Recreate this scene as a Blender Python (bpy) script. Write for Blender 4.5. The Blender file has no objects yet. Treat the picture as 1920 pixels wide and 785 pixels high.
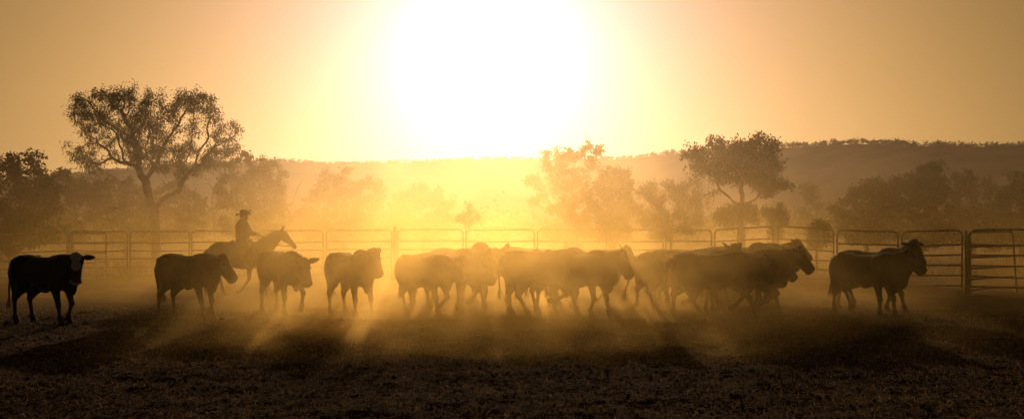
import bpy, bmesh, math, random
import numpy as np
from mathutils import Vector, Matrix, Quaternion

R = math.radians
scene = bpy.context.scene
col = scene.collection

# ------------------------------------------------------------------ camera
F = 2000.0            # focal length in photo pixels (photo is 1920 wide)
HC = 1.78             # eye height
HY = 430.0            # row of the horizon in the photo
cam_d = bpy.data.cameras.new('camera')
cam = bpy.data.objects.new('camera', cam_d); col.objects.link(cam)
cam_d.sensor_width = 36.0
cam_d.lens = 36.0 * F / 1920.0
cam_d.shift_y = (HY - 392.5) / 1920.0
cam_d.clip_start = 0.1; cam_d.clip_end = 5000
cam.location = (0, 0, HC); cam.rotation_euler = (R(90), 0, 0)
scene.camera = cam

def at(x, y, D):                     # photo pixel at depth D -> point
    return Vector(((x - 960) / F * D, D, HC + (HY - y) / F * D))
def gdepth(y):                       # depth of the level ground at photo row y
    return HC * F / (y - HY)

# ------------------------------------------------------------------ sun, sky, exposure
SUN_AZ = math.atan((917 - 960) / F)
SUN_EL = math.atan((HY - 100) / F)
S = Vector((math.sin(SUN_AZ) * math.cos(SUN_EL), math.cos(SUN_AZ) * math.cos(SUN_EL), math.sin(SUN_EL)))
sun_d = bpy.data.lights.new('sun', 'SUN')
sun_d.energy = 2.2; sun_d.angle = R(0.6); sun_d.color = (1.0, 0.61, 0.33)
sun = bpy.data.objects.new('sun', sun_d); col.objects.link(sun)
sun.rotation_euler = S.to_track_quat('Z', 'Y').to_euler()
sun.location = (0, 0, 60)

w = bpy.data.worlds.new('World'); scene.world = w; w.use_nodes = True
nt = w.node_tree; nt.nodes.clear()
def N(t, **k):
    n = nt.nodes.new(t)
    for a, b in k.items(): setattr(n, a, b)
    return n
def LK(a, b): nt.links.new(a, b)
def mth(op, a, b=None, c=None):
    n = N('ShaderNodeMath', operation=op)
    for i, v in enumerate((a, b, c)):
        if v is None: continue
        if isinstance(v, (int, float)): n.inputs[i].default_value = v
        else: LK(v, n.inputs[i])
    return n.outputs[0]
sky = N('ShaderNodeTexSky', sky_type='NISHITA', sun_disc=False)
sky.sun_elevation = SUN_EL; sky.sun_rotation = SUN_AZ
sky.dust_density = 6.0; sky.air_density = 1.0; sky.ozone_density = 1.0
tint = N('ShaderNodeMix', data_type='RGBA', blend_type='MULTIPLY')
tint.inputs['Factor'].default_value = 1.0
LK(sky.outputs[0], tint.inputs['A']); tint.inputs['B'].default_value = (0.16, 0.098, 0.036, 1)
bg = N('ShaderNodeBackground'); bg.inputs['Strength'].default_value = 0.05
LK(tint.outputs['Result'], bg.inputs['Color'])
# aureole of the dusty evening sky round the sun (a function of the angle to the sun)
tc = N('ShaderNodeTexCoord')
dot = N('ShaderNodeVectorMath', operation='DOT_PRODUCT'); dot.inputs[1].default_value = S
LK(tc.outputs['Generated'], dot.inputs[0])
ang = mth('MULTIPLY', mth('ARCCOSINE', mth('MINIMUM', dot.outputs['Value'], 0.999999)), 180 / math.pi)
def expo(a, s): return mth('MULTIPLY', mth('EXPONENT', mth('MULTIPLY', ang, -1.0 / s)), a)
comb = N('ShaderNodeCombineColor')
sepd = N('ShaderNodeSeparateXYZ'); LK(tc.outputs['Generated'], sepd.inputs[0])
elev = mth('MULTIPLY', mth('ARCSINE', mth('MAXIMUM', sepd.outputs[2], 0.0)), 180 / math.pi)
wide = mth('EXPONENT', mth('MULTIPLY', mth('POWER', mth('MULTIPLY', ang, 1 / 25.5), 2.0), -1.0))
wide = mth('MULTIPLY', wide, mth('EXPONENT', mth('MULTIPLY', elev, -1 / 16.0)))       # the glow lies along the horizon
LK(mth('ADD', mth('MULTIPLY_ADD', wide, 1.26, 0.015), expo(0.8, 4.0)), comb.inputs[0])
LK(mth('ADD', mth('MULTIPLY_ADD', wide, 0.75, 0.010), expo(1.15, 3.9)), comb.inputs[1])
LK(mth('ADD', mth('MULTIPLY_ADD', wide, 0.205, 0.008), expo(2.15, 4.6)), comb.inputs[2])
bg2 = N('ShaderNodeBackground'); bg2.inputs['Strength'].default_value = 1.0
LK(comb.outputs[0], bg2.inputs['Color'])
add = N('ShaderNodeAddShader'); LK(bg.outputs[0], add.inputs[0]); LK(bg2.outputs[0], add.inputs[1])
wo = N('ShaderNodeOutputWorld'); LK(add.outputs[0], wo.inputs['Surface'])

vs = scene.view_settings
vs.view_transform = 'Standard'; vs.look = 'None'; vs.exposure = 0.0; vs.gamma = 1.0
vs.use_curve_mapping = False
cy = scene.cycles
cy.use_denoising = True
try: cy.denoiser = 'OPENIMAGEDENOISE'
except Exception: pass
cy.max_bounces = 5; cy.diffuse_bounces = 3; cy.glossy_bounces = 2; cy.volume_bounces = 1
cy.transmission_bounces = 2; cy.transparent_max_bounces = 24
cy.volume_step_rate = 1.0; cy.volume_max_steps = 256
cy.use_adaptive_sampling = True; cy.adaptive_threshold = 0.015
cy.sample_clamp_indirect = 4.0

# ------------------------------------------------------------------ helpers
rng = np.random.default_rng(7)
random.seed(7)

def link(name, me, parent=None, mat=None):
    o = bpy.data.objects.new(name, me); col.objects.link(o)
    if parent is not None: o.parent = parent
    if mat is not None and me is not None and not me.materials: me.materials.append(mat)
    return o
def empty(name, loc=(0, 0, 0), rz=0.0):
    o = bpy.data.objects.new(name, None); col.objects.link(o)
    o.location = loc; o.rotation_euler = (0, 0, rz); o.empty_display_size = 0.2
    return o
def tag(o, label=None, cat=None, group=None, kind=None):
    if label: o['label'] = label
    if cat: o['category'] = cat
    if group: o['group'] = group
    if kind: o['kind'] = kind
    return o
def mesh(name, v, f, smooth=False):
    me = bpy.data.meshes.new(name)
    me.from_pydata([tuple(p) for p in v], [], f)
    if smooth: me.polygons.foreach_set('use_smooth', [True] * len(me.polygons))
    me.update()
    return me
def mesh_np(name, v, quads=None, tris=None, smooth=False):
    me = bpy.data.meshes.new(name)
    v = np.asarray(v, np.float32)
    loops = []; tot = []
    if quads is not None and len(quads): loops.append(np.asarray(quads, np.int32).ravel()); tot.append(np.full(len(quads), 4, np.int32))
    if tris is not None and len(tris): loops.append(np.asarray(tris, np.int32).ravel()); tot.append(np.full(len(tris), 3, np.int32))
    loops = np.concatenate(loops); tot = np.concatenate(tot)
    me.vertices.add(len(v)); me.vertices.foreach_set('co', v.ravel())
    me.loops.add(len(loops)); me.loops.foreach_set('vertex_index', loops)
    me.polygons.add(len(tot))
    st = np.concatenate([[0], np.cumsum(tot)[:-1]]).astype(np.int32)
    me.polygons.foreach_set('loop_start', st)
    me.polygons.foreach_set('loop_total', tot)
    if smooth: me.polygons.foreach_set('use_smooth', np.ones(len(tot), bool))
    me.update(calc_edges=True); me.validate()
    return me

def hash2(ix, iy, seed):
    h = (ix.astype(np.int64) * 374761393 + iy.astype(np.int64) * 668265263 + seed * 974634777) & 0xffffffff
    h = ((h ^ (h >> 13)) * 1274126177) & 0xffffffff
    return ((h ^ (h >> 16)) & 0xffff) / 65535.0
def vnoise(x, y, seed=0):
    ix = np.floor(x); iy = np.floor(y); fx = x - ix; fy = y - iy
    ux = fx * fx * (3 - 2 * fx); uy = fy * fy * (3 - 2 * fy)
    a = hash2(ix, iy, seed); b = hash2(ix + 1, iy, seed); c = hash2(ix, iy + 1, seed); d = hash2(ix + 1, iy + 1, seed)
    return (a * (1 - ux) + b * ux) * (1 - uy) + (c * (1 - ux) + d * ux) * uy - 0.5

def hash_label(s):
    h = 0
    for c in s: h = (h * 131 + ord(c)) % 1000003
    return h

def principled(name, colr, rough=0.9, metal=0.0, spec=0.3, noise=None, bump=None, sheen=0.0):
    m = bpy.data.materials.new(name); m.use_nodes = True
    t = m.node_tree; b = t.nodes['Principled BSDF']
    b.inputs['Base Color'].default_value = (*colr, 1); b.inputs['Roughness'].default_value = rough
    b.inputs['Metallic'].default_value = metal; b.inputs['Specular IOR Level'].default_value = spec
    if sheen: b.inputs['Sheen Weight'].default_value = sheen; b.inputs['Sheen Roughness'].default_value = 0.4
    if noise or bump:
        tcn = t.nodes.new('ShaderNodeTexCoord')
    if noise:
        sc, c2, lo, hi = noise
        n = t.nodes.new('ShaderNodeTexNoise'); n.inputs['Scale'].default_value = sc; n.inputs['Detail'].default_value = 5
        t.links.new(tcn.outputs['Object'], n.inputs['Vector'])
        mr = t.nodes.new('ShaderNodeMapRange'); mr.inputs['From Min'].default_value = lo; mr.inputs['From Max'].default_value = hi
        t.links.new(n.outputs['Fac'], mr.inputs['Value'])
        mx = t.nodes.new('ShaderNodeMix'); mx.data_type = 'RGBA'
        mx.inputs['A'].default_value = (*colr, 1); mx.inputs['B'].default_value = (*c2, 1)
        t.links.new(mr.outputs[0], mx.inputs['Factor']); t.links.new(mx.outputs['Result'], b.inputs['Base Color'])
    if bump:
        sc, st, dist = bump
        n = t.nodes.new('ShaderNodeTexNoise'); n.inputs['Scale'].default_value = sc; n.inputs['Detail'].default_value = 4
        t.links.new(tcn.outputs['Object'], n.inputs['Vector'])
        bp = t.nodes.new('ShaderNodeBump'); bp.inputs['Strength'].default_value = st; bp.inputs['Distance'].default_value = dist
        t.links.new(n.outputs['Fac'], bp.inputs['Height']); t.links.new(bp.outputs[0], b.inputs['Normal'])
    return m

def leaf_material(name, colr, colr2, trans=0.35):
    m = bpy.data.materials.new(name); m.use_nodes = True
    t = m.node_tree; t.nodes.clear()
    g = t.nodes.new('ShaderNodeNewGeometry')
    mx = t.nodes.new('ShaderNodeMix'); mx.data_type = 'RGBA'
    mx.inputs['A'].default_value = (*colr, 1); mx.inputs['B'].default_value = (*colr2, 1)
    t.links.new(g.outputs['Random Per Island'], mx.inputs['Factor'])
    d = t.nodes.new('ShaderNodeBsdfDiffuse'); tr = t.nodes.new('ShaderNodeBsdfTranslucent')
    ms = t.nodes.new('ShaderNodeMixShader'); ms.inputs[0].default_value = trans
    t.links.new(mx.outputs['Result'], d.inputs['Color']); t.links.new(mx.outputs['Result'], tr.inputs['Color'])
    t.links.new(d.outputs[0], ms.inputs[1]); t.links.new(tr.outputs[0], ms.inputs[2])
    o = t.nodes.new('ShaderNodeOutputMaterial'); t.links.new(ms.outputs[0], o.inputs['Surface'])
    return m

M = {}
M['steel'] = principled('galvanised_steel', (0.20, 0.18, 0.16), 0.55, 0.6, 0.4, noise=(6, (0.12, 0.075, 0.05), 0.45, 0.7))
M['timber'] = principled('weathered_timber', (0.16, 0.13, 0.10), 0.9, noise=(9, (0.07, 0.05, 0.04), 0.4, 0.7), bump=(30, 0.6, 0.01))
M['bark'] = principled('bark', (0.15, 0.11, 0.08), 0.95, noise=(3, (0.06, 0.045, 0.035), 0.4, 0.65))
M['leaf'] = leaf_material('gum_leaf', (0.045, 0.06, 0.022), (0.09, 0.10, 0.035))
M['leaf_dark'] = leaf_material('dark_leaf', (0.035, 0.05, 0.018), (0.07, 0.08, 0.028))
M['wood_far'] = leaf_material('far_leaf', (0.045, 0.055, 0.022), (0.08, 0.085, 0.03), 0.2)
M['straw'] = leaf_material('straw', (0.20, 0.14, 0.065), (0.42, 0.32, 0.16), 0.55)
M['hill'] = principled('hill_scrub', (0.05, 0.05, 0.025), 1.0, spec=0.0, noise=(0.05, (0.10, 0.075, 0.04), 0.4, 0.7))
M['horn'] = principled('horn', (0.20, 0.16, 0.11), 0.5)
M['hoof'] = principled('hoof', (0.03, 0.025, 0.02), 0.6)
M['eye'] = principled('eye', (0.01, 0.008, 0.006), 0.1)
M['tagm'] = principled('ear_tag', (0.25, 0.14, 0.02), 0.5)
M['hair'] = principled('tail_hair', (0.05, 0.035, 0.025), 0.7)
M['leather'] = principled('leather', (0.05, 0.026, 0.014), 0.5, noise=(14, (0.03, 0.016, 0.01), 0.4, 0.7))
M['saddle_cloth'] = principled('saddle_cloth', (0.10, 0.07, 0.05), 0.95)
M['felt'] = principled('hat_felt', (0.07, 0.05, 0.035), 0.95, bump=(40, 0.3, 0.004))
M['shirt'] = principled('shirt_cloth', (0.08, 0.07, 0.075), 0.95, bump=(9, 0.5, 0.02))
M['denim'] = principled('denim', (0.035, 0.04, 0.06), 0.95)
M['skin'] = principled('skin', (0.20, 0.11, 0.075), 0.6)
M['boot'] = principled('boot_leather', (0.03, 0.02, 0.014), 0.5)

# ------------------------------------------------------------------ ground
def axis(parts):
    out = [parts[0][0]]
    for a, b, s0, s1 in parts:
        x = a; n = max(2, int(round((b - a) / ((s0 + s1) / 2))))
        k = np.linspace(s0, s1, n); k = k / k.sum() * (b - a)
        out += list(a + np.cumsum(k))
    return np.array(out)
def zground(x, y):
    d = np.clip(1.3 - np.abs(y - 12) / 60, 0.25, 1)
    z = 0.045 * vnoise(x * 0.5, y * 0.5, 1) + 0.05 * vnoise(x * 1.3, y * 1.3, 2)
    a = vnoise(x * 4.1, y * 4.1, 3); b = vnoise(x * 9.3, y * 9.3, 4); c = vnoise(x * 19, y * 19, 5)
    hoofs = np.abs(vnoise(x * 3.1 + 5, y * 3.1, 6)) * 0.10
    z = z + d * (0.022 * a + 0.03 * b * (0.6 + a) + 0.028 * c - 0.35 * hoofs * (vnoise(x * .9, y * .9, 9) + 0.4))
    far = np.clip((y - 45) / 60, 0, 1)
    z = z * (1 - far) + far * 0.9 * (vnoise(x * 0.05, y * 0.05, 8))
    return z
gx = axis([(-900, -60, 60, 3), (-60, -14, 2.5, 0.12), (-14, 14, 0.055, 0.055), (14, 60, 0.12, 2.5), (60, 900, 3, 60)])
gy = axis([(-60, 6, 8, 0.2), (6, 15, 0.05, 0.05), (15, 27, 0.05, 0.14), (27, 60, 0.2, 1.0), (60, 1100, 2, 60)])
GX, GY = np.meshgrid(gx, gy)
GZ = zground(GX, GY)
nx, ny = len(gx), len(gy)
idx = np.arange(nx * ny).reshape(ny, nx)
q = np.stack([idx[:-1, :-1], idx[:-1, 1:], idx[1:, 1:], idx[1:, :-1]], -1).reshape(-1, 4)
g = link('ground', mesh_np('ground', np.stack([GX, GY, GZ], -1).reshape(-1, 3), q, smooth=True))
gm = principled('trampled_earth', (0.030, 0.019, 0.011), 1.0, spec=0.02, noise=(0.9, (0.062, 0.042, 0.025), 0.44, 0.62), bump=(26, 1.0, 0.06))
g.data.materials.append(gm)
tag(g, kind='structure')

def ground_z(x, y):
    return float(zground(np.array([float(x)]), np.array([float(y)]))[0])

# loose clods of trampled earth and dung, and bits of dry straw: uncountable
def blob_cloud(name, n, size, yr, seed, mat, sub=1):
    r = np.random.default_rng(seed)
    bm = bmesh.new(); bmesh.ops.create_icosphere(bm, subdivisions=sub, radius=1)
    bv = np.array([v.co for v in bm.verts]); bf = np.array([[v.index for v in f.verts] for f in bm.faces]); bm.free()
    d = np.exp(r.uniform(math.log(yr[0]), math.log(yr[1]), n))
    x = r.uniform(-0.56, 0.56, n) * d; z = zground(x, d)
    s = size * np.exp(r.normal(0, 0.38, n)) * (0.7 + d / 30)
    V = bv[None] * (1 + r.normal(0, 0.22, (n, len(bv), 1)))
    V = V * (s[:, None, None] * np.stack([r.uniform(.8, 1.5, n), r.uniform(.7, 1.3, n), r.uniform(.5, 1.1, n)], -1)[:, None, :])
    V = V + np.stack([x, d, z + 0.15 * s], -1)[:, None, :]
    Fc = bf[None] + (np.arange(n) * len(bv))[:, None, None]
    o = link(name, mesh_np(name, V.reshape(-1, 3), tris=Fc.reshape(-1, 3)), mat=mat)
    return o
clod_m = principled('earth_clod', (0.034, 0.022, 0.013), 1.0, spec=0.03, noise=(9, (0.055, 0.037, 0.022), 0.4, 0.65))
tag(blob_cloud('earth_clods', 24000, 0.0072, (7.2, 24), 11, clod_m), 'loose brown earth clods scattered over the trampled yard', 'earth', kind='stuff')

tag(blob_cloud('dung_lumps', 170, 0.022, (7.4, 22), 12, clod_m), 'larger clods and dung lumps trodden into the yard', 'earth', kind='stuff')

def straw_field(name, n, yr, ln, wd, seed, mat, upright=0.35):
    r = np.random.default_rng(seed)
    d = np.exp(r.uniform(math.log(yr[0]), math.log(yr[1]), n))
    x = r.uniform(-0.56, 0.56, n) * d; z = zground(x, d)
    a = r.uniform(0, 2 * math.pi, n); el = np.abs(r.normal(0, upright, n))
    L = ln * np.exp(r.normal(0, .45, n)); W = wd * (0.6 + d / 18)
    dirv = np.stack([np.cos(a) * np.cos(el), np.sin(a) * np.cos(el), np.sin(el)], -1)
    side = np.stack([-np.sin(a), np.cos(a), r.normal(0, .5, n)], -1)
    P = np.stack([x, d, z + 0.012], -1)
    v0 = P - side * W[:, None]; v1 = P + side * W[:, None]
    mid = P + dirv * (L * .55)[:, None]; mid[:, 2] += 0.02 * r.random(n)
    v2 = mid + side * W[:, None]; v3 = mid - side * W[:, None]
    tip = P + dirv * L[:, None]; tip[:, 2] += r.normal(0, 0.012, n)
    V = np.stack([v0, v1, v2, v3, tip], 1).reshape(-1, 3)
    b = (np.arange(n) * 5)[:, None]
    return link(name, mesh_np(name, V, quads=b + np.array([[0, 1, 2, 3]]), tris=b + np.array([[3, 2, 4]])), mat=mat)
tag(straw_field('dry_straw', 46000, (7.2, 24), 0.05, 0.0015, 21, M['straw']), 'dry straw and grass litter over the yard floor', 'straw', kind='stuff')

# ------------------------------------------------------------------ hill with tree line
RIDGE = [(-900, 400), (-400, 372), (-100, 350), (60, 336), (150, 328), (300, 315), (440, 306), (540, 304), (620, 309), (700, 307), (800, 304),
         (900, 300), (1000, 301), (1150, 300), (1210, 294), (1270, 288), (1400, 281), (1480, 278), (1560, 274), (1620, 272), (1700, 275),
         (1760, 277), (1850, 280), (1920, 278), (2050, 283), (2400, 320), (2900, 390)]
rx = np.array([p[0] for p in RIDGE], float); ry = np.array([p[1] for p in RIDGE], float)
def ridge_D(x): return np.interp(x, [-900, 200, 700, 1000, 1400, 1700, 2900], [520, 600, 720, 720, 560, 470, 430])
hx = np.linspace(-900, 2900, 420)
hv = []
tt = np.linspace(0, 1, 26)
for x in hx:
    D = float(ridge_D(x)); top = HC + (HY - float(np.interp(x, rx, ry))) / F * D
    for t in tt:
        dd = D - 190 * (1 - t) if t < 1 else D
        hgt = top * (t * t * (3 - 2 * t)) ** 0.9 - 1.2 * (1 - t)
        xx = (x - 960) / F * D * (0.93 + 0.07 * t)
        n = float(vnoise(np.array([xx * .03]), np.array([dd * .03]), 31)[0]) * 5 * t * (1 - t) * 4
        hv.append((xx, dd, hgt + n))
    hv.append(((x - 960) / F * D * 1.02, D + 40, top * 0.95)); hv.append(((x - 960) / F * D * 1.05, D + 120, top * 0.5))
k = 28
hq = [(i * k + j, (i + 1) * k + j, (i + 1) * k + j + 1, i * k + j + 1) for i in range(len(hx) - 1) for j in range(k - 1)]
hill = link('hill', mesh('hill', hv, hq, True), mat=M['hill']); tag(hill, kind='structure')

def leaf_quads(P, L, W, r, hang=0.5):
    n = len(P)
    d = r.normal(0, 1, (n, 3)); d[:, 2] -= hang; d /= np.linalg.norm(d, axis=1)[:, None]
    s = np.cross(d, r.normal(0, 1, (n, 3))); s /= np.linalg.norm(s, axis=1)[:, None] + 1e-6
    L = np.asarray(L); W = np.asarray(W)
    a = P; b = P + d * (L * .5)[:, None] + s * (W * .5)[:, None]; c = P + d * L[:, None]; e = P + d * (L * .5)[:, None] - s * (W * .5)[:, None]
    return np.stack([a, b, c, e], 1).reshape(-1, 3), (np.arange(n) * 4)[:, None] + np.array([[0, 1, 2, 3]])

# fringe of trees on the ridge: one far mass
r = np.random.default_rng(5)
PP = []
for i in range(1900):
    x = r.uniform(-700, 2700); D = float(ridge_D(x)) + r.uniform(-22, 4)
    z = HC + (HY - float(np.interp(x, rx, ry))) / F * float(ridge_D(x)); X = (x - 960) / F * D
    h = r.uniform(1.2, 2.9) * (0.8 if x < 1450 else 1.0); wr = r.uniform(.9, 2.0)
    nn = 34
    p = r.normal(0, .42, (nn, 3)) * np.array([wr, wr, h * .38]) + np.array([X, D, z + h * .45 - 0.5])
    PP.append(p); PP.append(np.stack([X + r.normal(0, .12, 6), np.full(6, D), z + np.linspace(-.3, h * .5, 6)], -1))
PP = np.concatenate(PP)
v, qd = leaf_quads(PP, r.uniform(.5, 1.0, len(PP)), r.uniform(.3, .6, len(PP)), r, 0)
tag(link('ridge_trees', mesh_np('ridge_trees', v, qd), mat=M['wood_far']), 'thin line of small trees along the crest of the hill', 'woodland', kind='stuff')
# far woodland on the plain and the foot of the hill: one mass
PP = []
for i in range(520):
    D = r.uniform(105, 330); x = r.uniform(-700, 2700)
    X = (x - 960) / F * D; h = r.uniform(2.6, 5.2); wr = r.uniform(1.8, 3.6)
    nn = 130
    p = r.normal(0, .42, (nn, 3)) * np.array([wr, wr, h * .45]) + np.array([X, D, h * .55]); p[:, 2] = np.maximum(p[:, 2], .1)
    PP.append(p)
PP = np.concatenate(PP)
v, qd = leaf_quads(PP, r.uniform(.4, .9, len(PP)), r.uniform(.25, .5, len(PP)), r, 0)
tag(link('distant_woodland', mesh_np('distant_woodland', v, qd), mat=M['wood_far']), 'hazy scrubby woodland on the plain before the hill', 'woodland', kind='stuff')

# ------------------------------------------------------------------ trees
def tubes(P, par, rad, minr=0.0):
    """frustum for each edge parent->child of a tree graph"""
    V = []; Q = []; base = 0
    ch = np.arange(len(P))[par >= 0]
    ns = 6
    A = P[par[ch]]; B = P[ch]; d = B - A; L = np.linalg.norm(d, axis=1); ok = L > 1e-5
    A, B, d, L, ch = A[ok], B[ok], d[ok] / L[ok][:, None], L[ok], ch[ok]
    ref = np.where(np.abs(d[:, 2:3]) > .9, np.array([[1., 0, 0]]), np.array([[0., 0, 1]]))
    u = np.cross(d, ref); u /= np.linalg.norm(u, axis=1)[:, None]; w_ = np.cross(d, u)
    r0 = np.minimum(rad[par[ch]], rad[ch] * 1.35); r1 = rad[ch]
    an = np.arange(ns) / ns * 2 * math.pi
    ring = u[:, None, :] * np.cos(an)[None, :, None] + w_[:, None, :] * np.sin(an)[None, :, None]
    a = A[:, None, :] - d[:, None, :] * (r0 * .3)[:, None, None] + ring * r0[:, None, None]
    b = B[:, None, :] + ring * r1[:, None, None]
    V = np.concatenate([a, b], 1).reshape(-1, 3)
    i = np.arange(ns); j = (i + 1) % ns
    f = np.stack([i, j, j + ns, i + ns], -1)
    Q = (np.arange(len(A)) * 2 * ns)[:, None, None] + f[None]
    return V, Q.reshape(-1, 4)

def grow(trunk, lobes, n_attr, step, seed, bend=0.25, kill=1.6, iters=140):
    r = np.random.default_rng(seed)
    vol = np.array([l[1][0] * l[1][1] * l[1][2] for l in lobes]) ** 0.75; vol /= vol.sum()
    A = []
    for (c, rr), f in zip(lobes, vol):
        m = max(6, int(n_attr * f))
        d = r.normal(0, 1, (m, 3)); d /= np.linalg.norm(d, axis=1)[:, None]
        A.append(np.array(c) + d * (r.random((m, 1)) ** 0.45) * np.array(rr))
    A = np.concatenate(A)
    P = [np.array(p, float) for p in trunk]; par = [-1] + list(range(len(trunk) - 1))
    D = np.full(len(A), 1e9); nearest = np.zeros(len(A), int); alive = np.ones(len(A), bool)
    def upd(i0):
        for i in range(i0, len(P)):
            dd = np.linalg.norm(A - P[i], axis=1); m = dd < D
            D[m] = dd[m]; nearest[m] = i
    first = max(1, len(trunk) - 2)
    for i in range(first, len(P)):
        dd = np.linalg.norm(A - P[i], axis=1); m = dd < D; D[m] = dd[m]; nearest[m] = i
    dirs = {}
    for it in range(iters):
        if not alive.any(): break
        new = []
        al = np.where(alive)[0]
        for n_ in np.unique(nearest[al]):
            s = al[nearest[al] == n_]
            d = A[s] - P[n_]; d = d / (np.linalg.norm(d, axis=1)[:, None] + 1e-6)
            v = d.mean(0) + r.normal(0, bend, 3)
            if par[n_] >= 0:
                pd = P[n_] - P[par[n_]]; pd /= np.linalg.norm(pd) + 1e-6
                v = v + pd * 0.45
            v /= np.linalg.norm(v) + 1e-6
            new.append((n_, P[n_] + v * step))
        i0 = len(P)
        for n_, p in new: P.append(p); par.append(int(n_))
        upd(i0)
        alive &= D > step * kill
    P = np.array(P); par = np.array(par)
    return P, par

def radii(P, par, tip, base, pw=2.3):
    n = len(P); acc = np.zeros(n); kids = np.zeros(n, int)
    for i in range(n):
        if par[i] >= 0: kids[par[i]] += 1
    for i in range(n - 1, -1, -1):
        if kids[i] == 0: acc[i] += 1
        if par[i] >= 0: acc[par[i]] += acc[i]
    rad = acc ** (1 / pw); rad = tip + (rad - 1) / (rad.max() - 1 + 1e-6) * (base - tip)
    return rad, kids, acc

def tree(name, label, D, base_x, lobes, seed, cat='tree', trunk_top=None, trunk_px=None, n_attr=400, step=0.3, leaves=9000, leaf=(0.14, 0.05),
         spread=0.22, base_r=0.16, tip=0.008, mat='leaf', group='trees beyond the rails', hang=0.5, extra=None, bend=0.25, thin=1.0, stems=1, depth=0.85):
    r = np.random.default_rng(seed)
    root = empty(name, (at(base_x, 430, D).x, D, 0)); tag(root, label, cat, group)
    o = np.array(root.location)
    o[2] = ground_z(o[0], o[1]) - 0.05; root.location = o
    L3 = []
    for l in lobes:
        cx, cy, rx_, ry_ = l[:4]; off = l[4] if len(l) > 4 else r.uniform(-.5, .5) * rx_ / F * D
        c = np.array(at(cx, cy, D)) - o; c[1] += off
        L3.append((c, (rx_ / F * D, max(rx_, ry_) / F * D * depth * .8, ry_ / F * D)))
    if trunk_px is None:
        ty = trunk_top if trunk_top is not None else 415
        z = HC + (HY - ty) / F * D - o[2]
        k_ = max(3, int(z / step))
        tr = [np.array([r.normal(0, .02) * i / k_, 0, z * i / k_]) for i in range(k_ + 1)]
    else:
        tr = [np.array([0, 0, 0.])]
        for (x, y) in trunk_px:
            p = np.array(at(x, y, D)) - o
            a = tr[-1]; k_ = max(1, int(np.linalg.norm(p - a) / step))
            for i in range(1, k_ + 1): tr.append(a + (p - a) * i / k_)
    P, par = grow(tr, L3, n_attr, step, seed, bend)
    rad, kids, acc = radii(P, par, tip, base_r)
    V, Q = tubes(P, par, rad)
    link('trunk', mesh_np('trunk', V, Q, smooth=True), root, M['bark'])
    fine = np.where((acc <= 3) & (np.arange(len(P)) >= len(tr)))[0]
    if leaves and len(fine):
        ncl = max(1, int(leaves / 14))
        c = P[r.choice(fine, ncl)] + r.normal(0, spread * .55, (ncl, 3))
        pts = (c[:, None, :] + r.normal(0, spread * .42, (ncl, 14, 3)) * np.array([1, 1, .8])).reshape(-1, 3)
        v, qd = leaf_quads(pts, leaf[0] * np.exp(r.normal(0, .25, len(pts))), leaf[1] * np.exp(r.normal(0, .25, len(pts))), r, hang)
        link('crown', mesh_np('crown', v, qd), root, M[mat])
    return root

tree('gum_tree', 'big spreading gum tree with forked trunk, left of the rider', 58, 293,
     [(195, 205, 55, 40), (245, 190, 52, 34), (160, 222, 34, 26), (135, 205, 18, 12), (298, 190, 34, 28), (360, 190, 50, 26), (392, 215, 26, 40),
      (275, 235, 60, 38), (225, 250, 48, 30), (330, 245, 40, 35), (428, 262, 34, 34), (385, 290, 55, 30), (290, 285, 60, 32), (240, 290, 36, 26),
      (345, 315, 50, 22), (152, 290, 34, 20), (128, 272, 14, 10), (196, 285, 22, 24), (176, 318, 22, 10), (440, 300, 20, 20)], 3,
     trunk_px=[(293, 430), (290, 390)], n_attr=1500, step=0.26, leaves=32000, leaf=(0.17, 0.038), spread=0.26, base_r=0.26, tip=0.012, hang=1.1, bend=0.32)
tree('broadleaf_tree', 'dark broad-leaved tree at the left edge beyond the rails', 46, 22,
     [(10, 312, 40, 30), (58, 318, 36, 24), (50, 350, 60, 26), (92, 308, 14, 12), (-40, 330, 50, 45), (10, 390, 80, 34), (60, 395, 50, 34), (30, 440, 90, 34)], 4, n_attr=620, leaves=17000, leaf=(0.14, 0.085), mat='leaf_dark', trunk_top=440, spread=.26)
tree('scrub_tree', 'dense dark scrub tree between left-edge tree and big gum', 66, 135,
     [(120, 350, 55, 30), (90, 385, 60, 40), (170, 372, 45, 38), (120, 318, 18, 10), (110, 430, 70, 34)], 5, n_attr=460, leaves=15000, leaf=(0.2, 0.10), mat='leaf_dark')
tree('scrub_tree', 'dark scrub filling the gap under the big gum crown', 72, 235,
     [(225, 360, 50, 30), (260, 385, 55, 34), (200, 395, 45, 30), (330, 365, 40, 34), (355, 395, 45, 30), (240, 435, 70, 30), (340, 435, 50, 26)], 6, n_attr=460, leaves=14000, leaf=(0.2, 0.10), mat='leaf_dark')
tree('gum_tree', 'rounded gum tree directly behind the rider and horse', 63, 470,
     [(470, 292, 26, 18), (500, 320, 36, 26), (440, 330, 36, 32), (480, 350, 48, 34), (525, 350, 20, 24), (430, 375, 42, 30), (505, 385, 40, 26), (470, 425, 60, 34)], 7, n_attr=600, leaves=19000, leaf=(0.17, 0.06), trunk_top=405, hang=.9)
tree('gum_tree', 'pale dust-veiled wide tree right of the horse', 78, 645,
     [(640, 336, 48, 24), (605, 370, 44, 34), (690, 362, 44, 34), (650, 385, 60, 34), (585, 398, 36, 24), (640, 430, 80, 28)], 8, n_attr=500, leaves=16000, leaf=(0.2, 0.09))
tree('scrub_tree', 'rounded pale bushy tree left of the lone sapling', 86, 795,
     [(790, 372, 46, 32), (830, 385, 32, 28), (760, 392, 34, 28), (795, 425, 60, 26)], 9, n_attr=360, leaves=12000, leaf=(0.22, 0.11))
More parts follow.
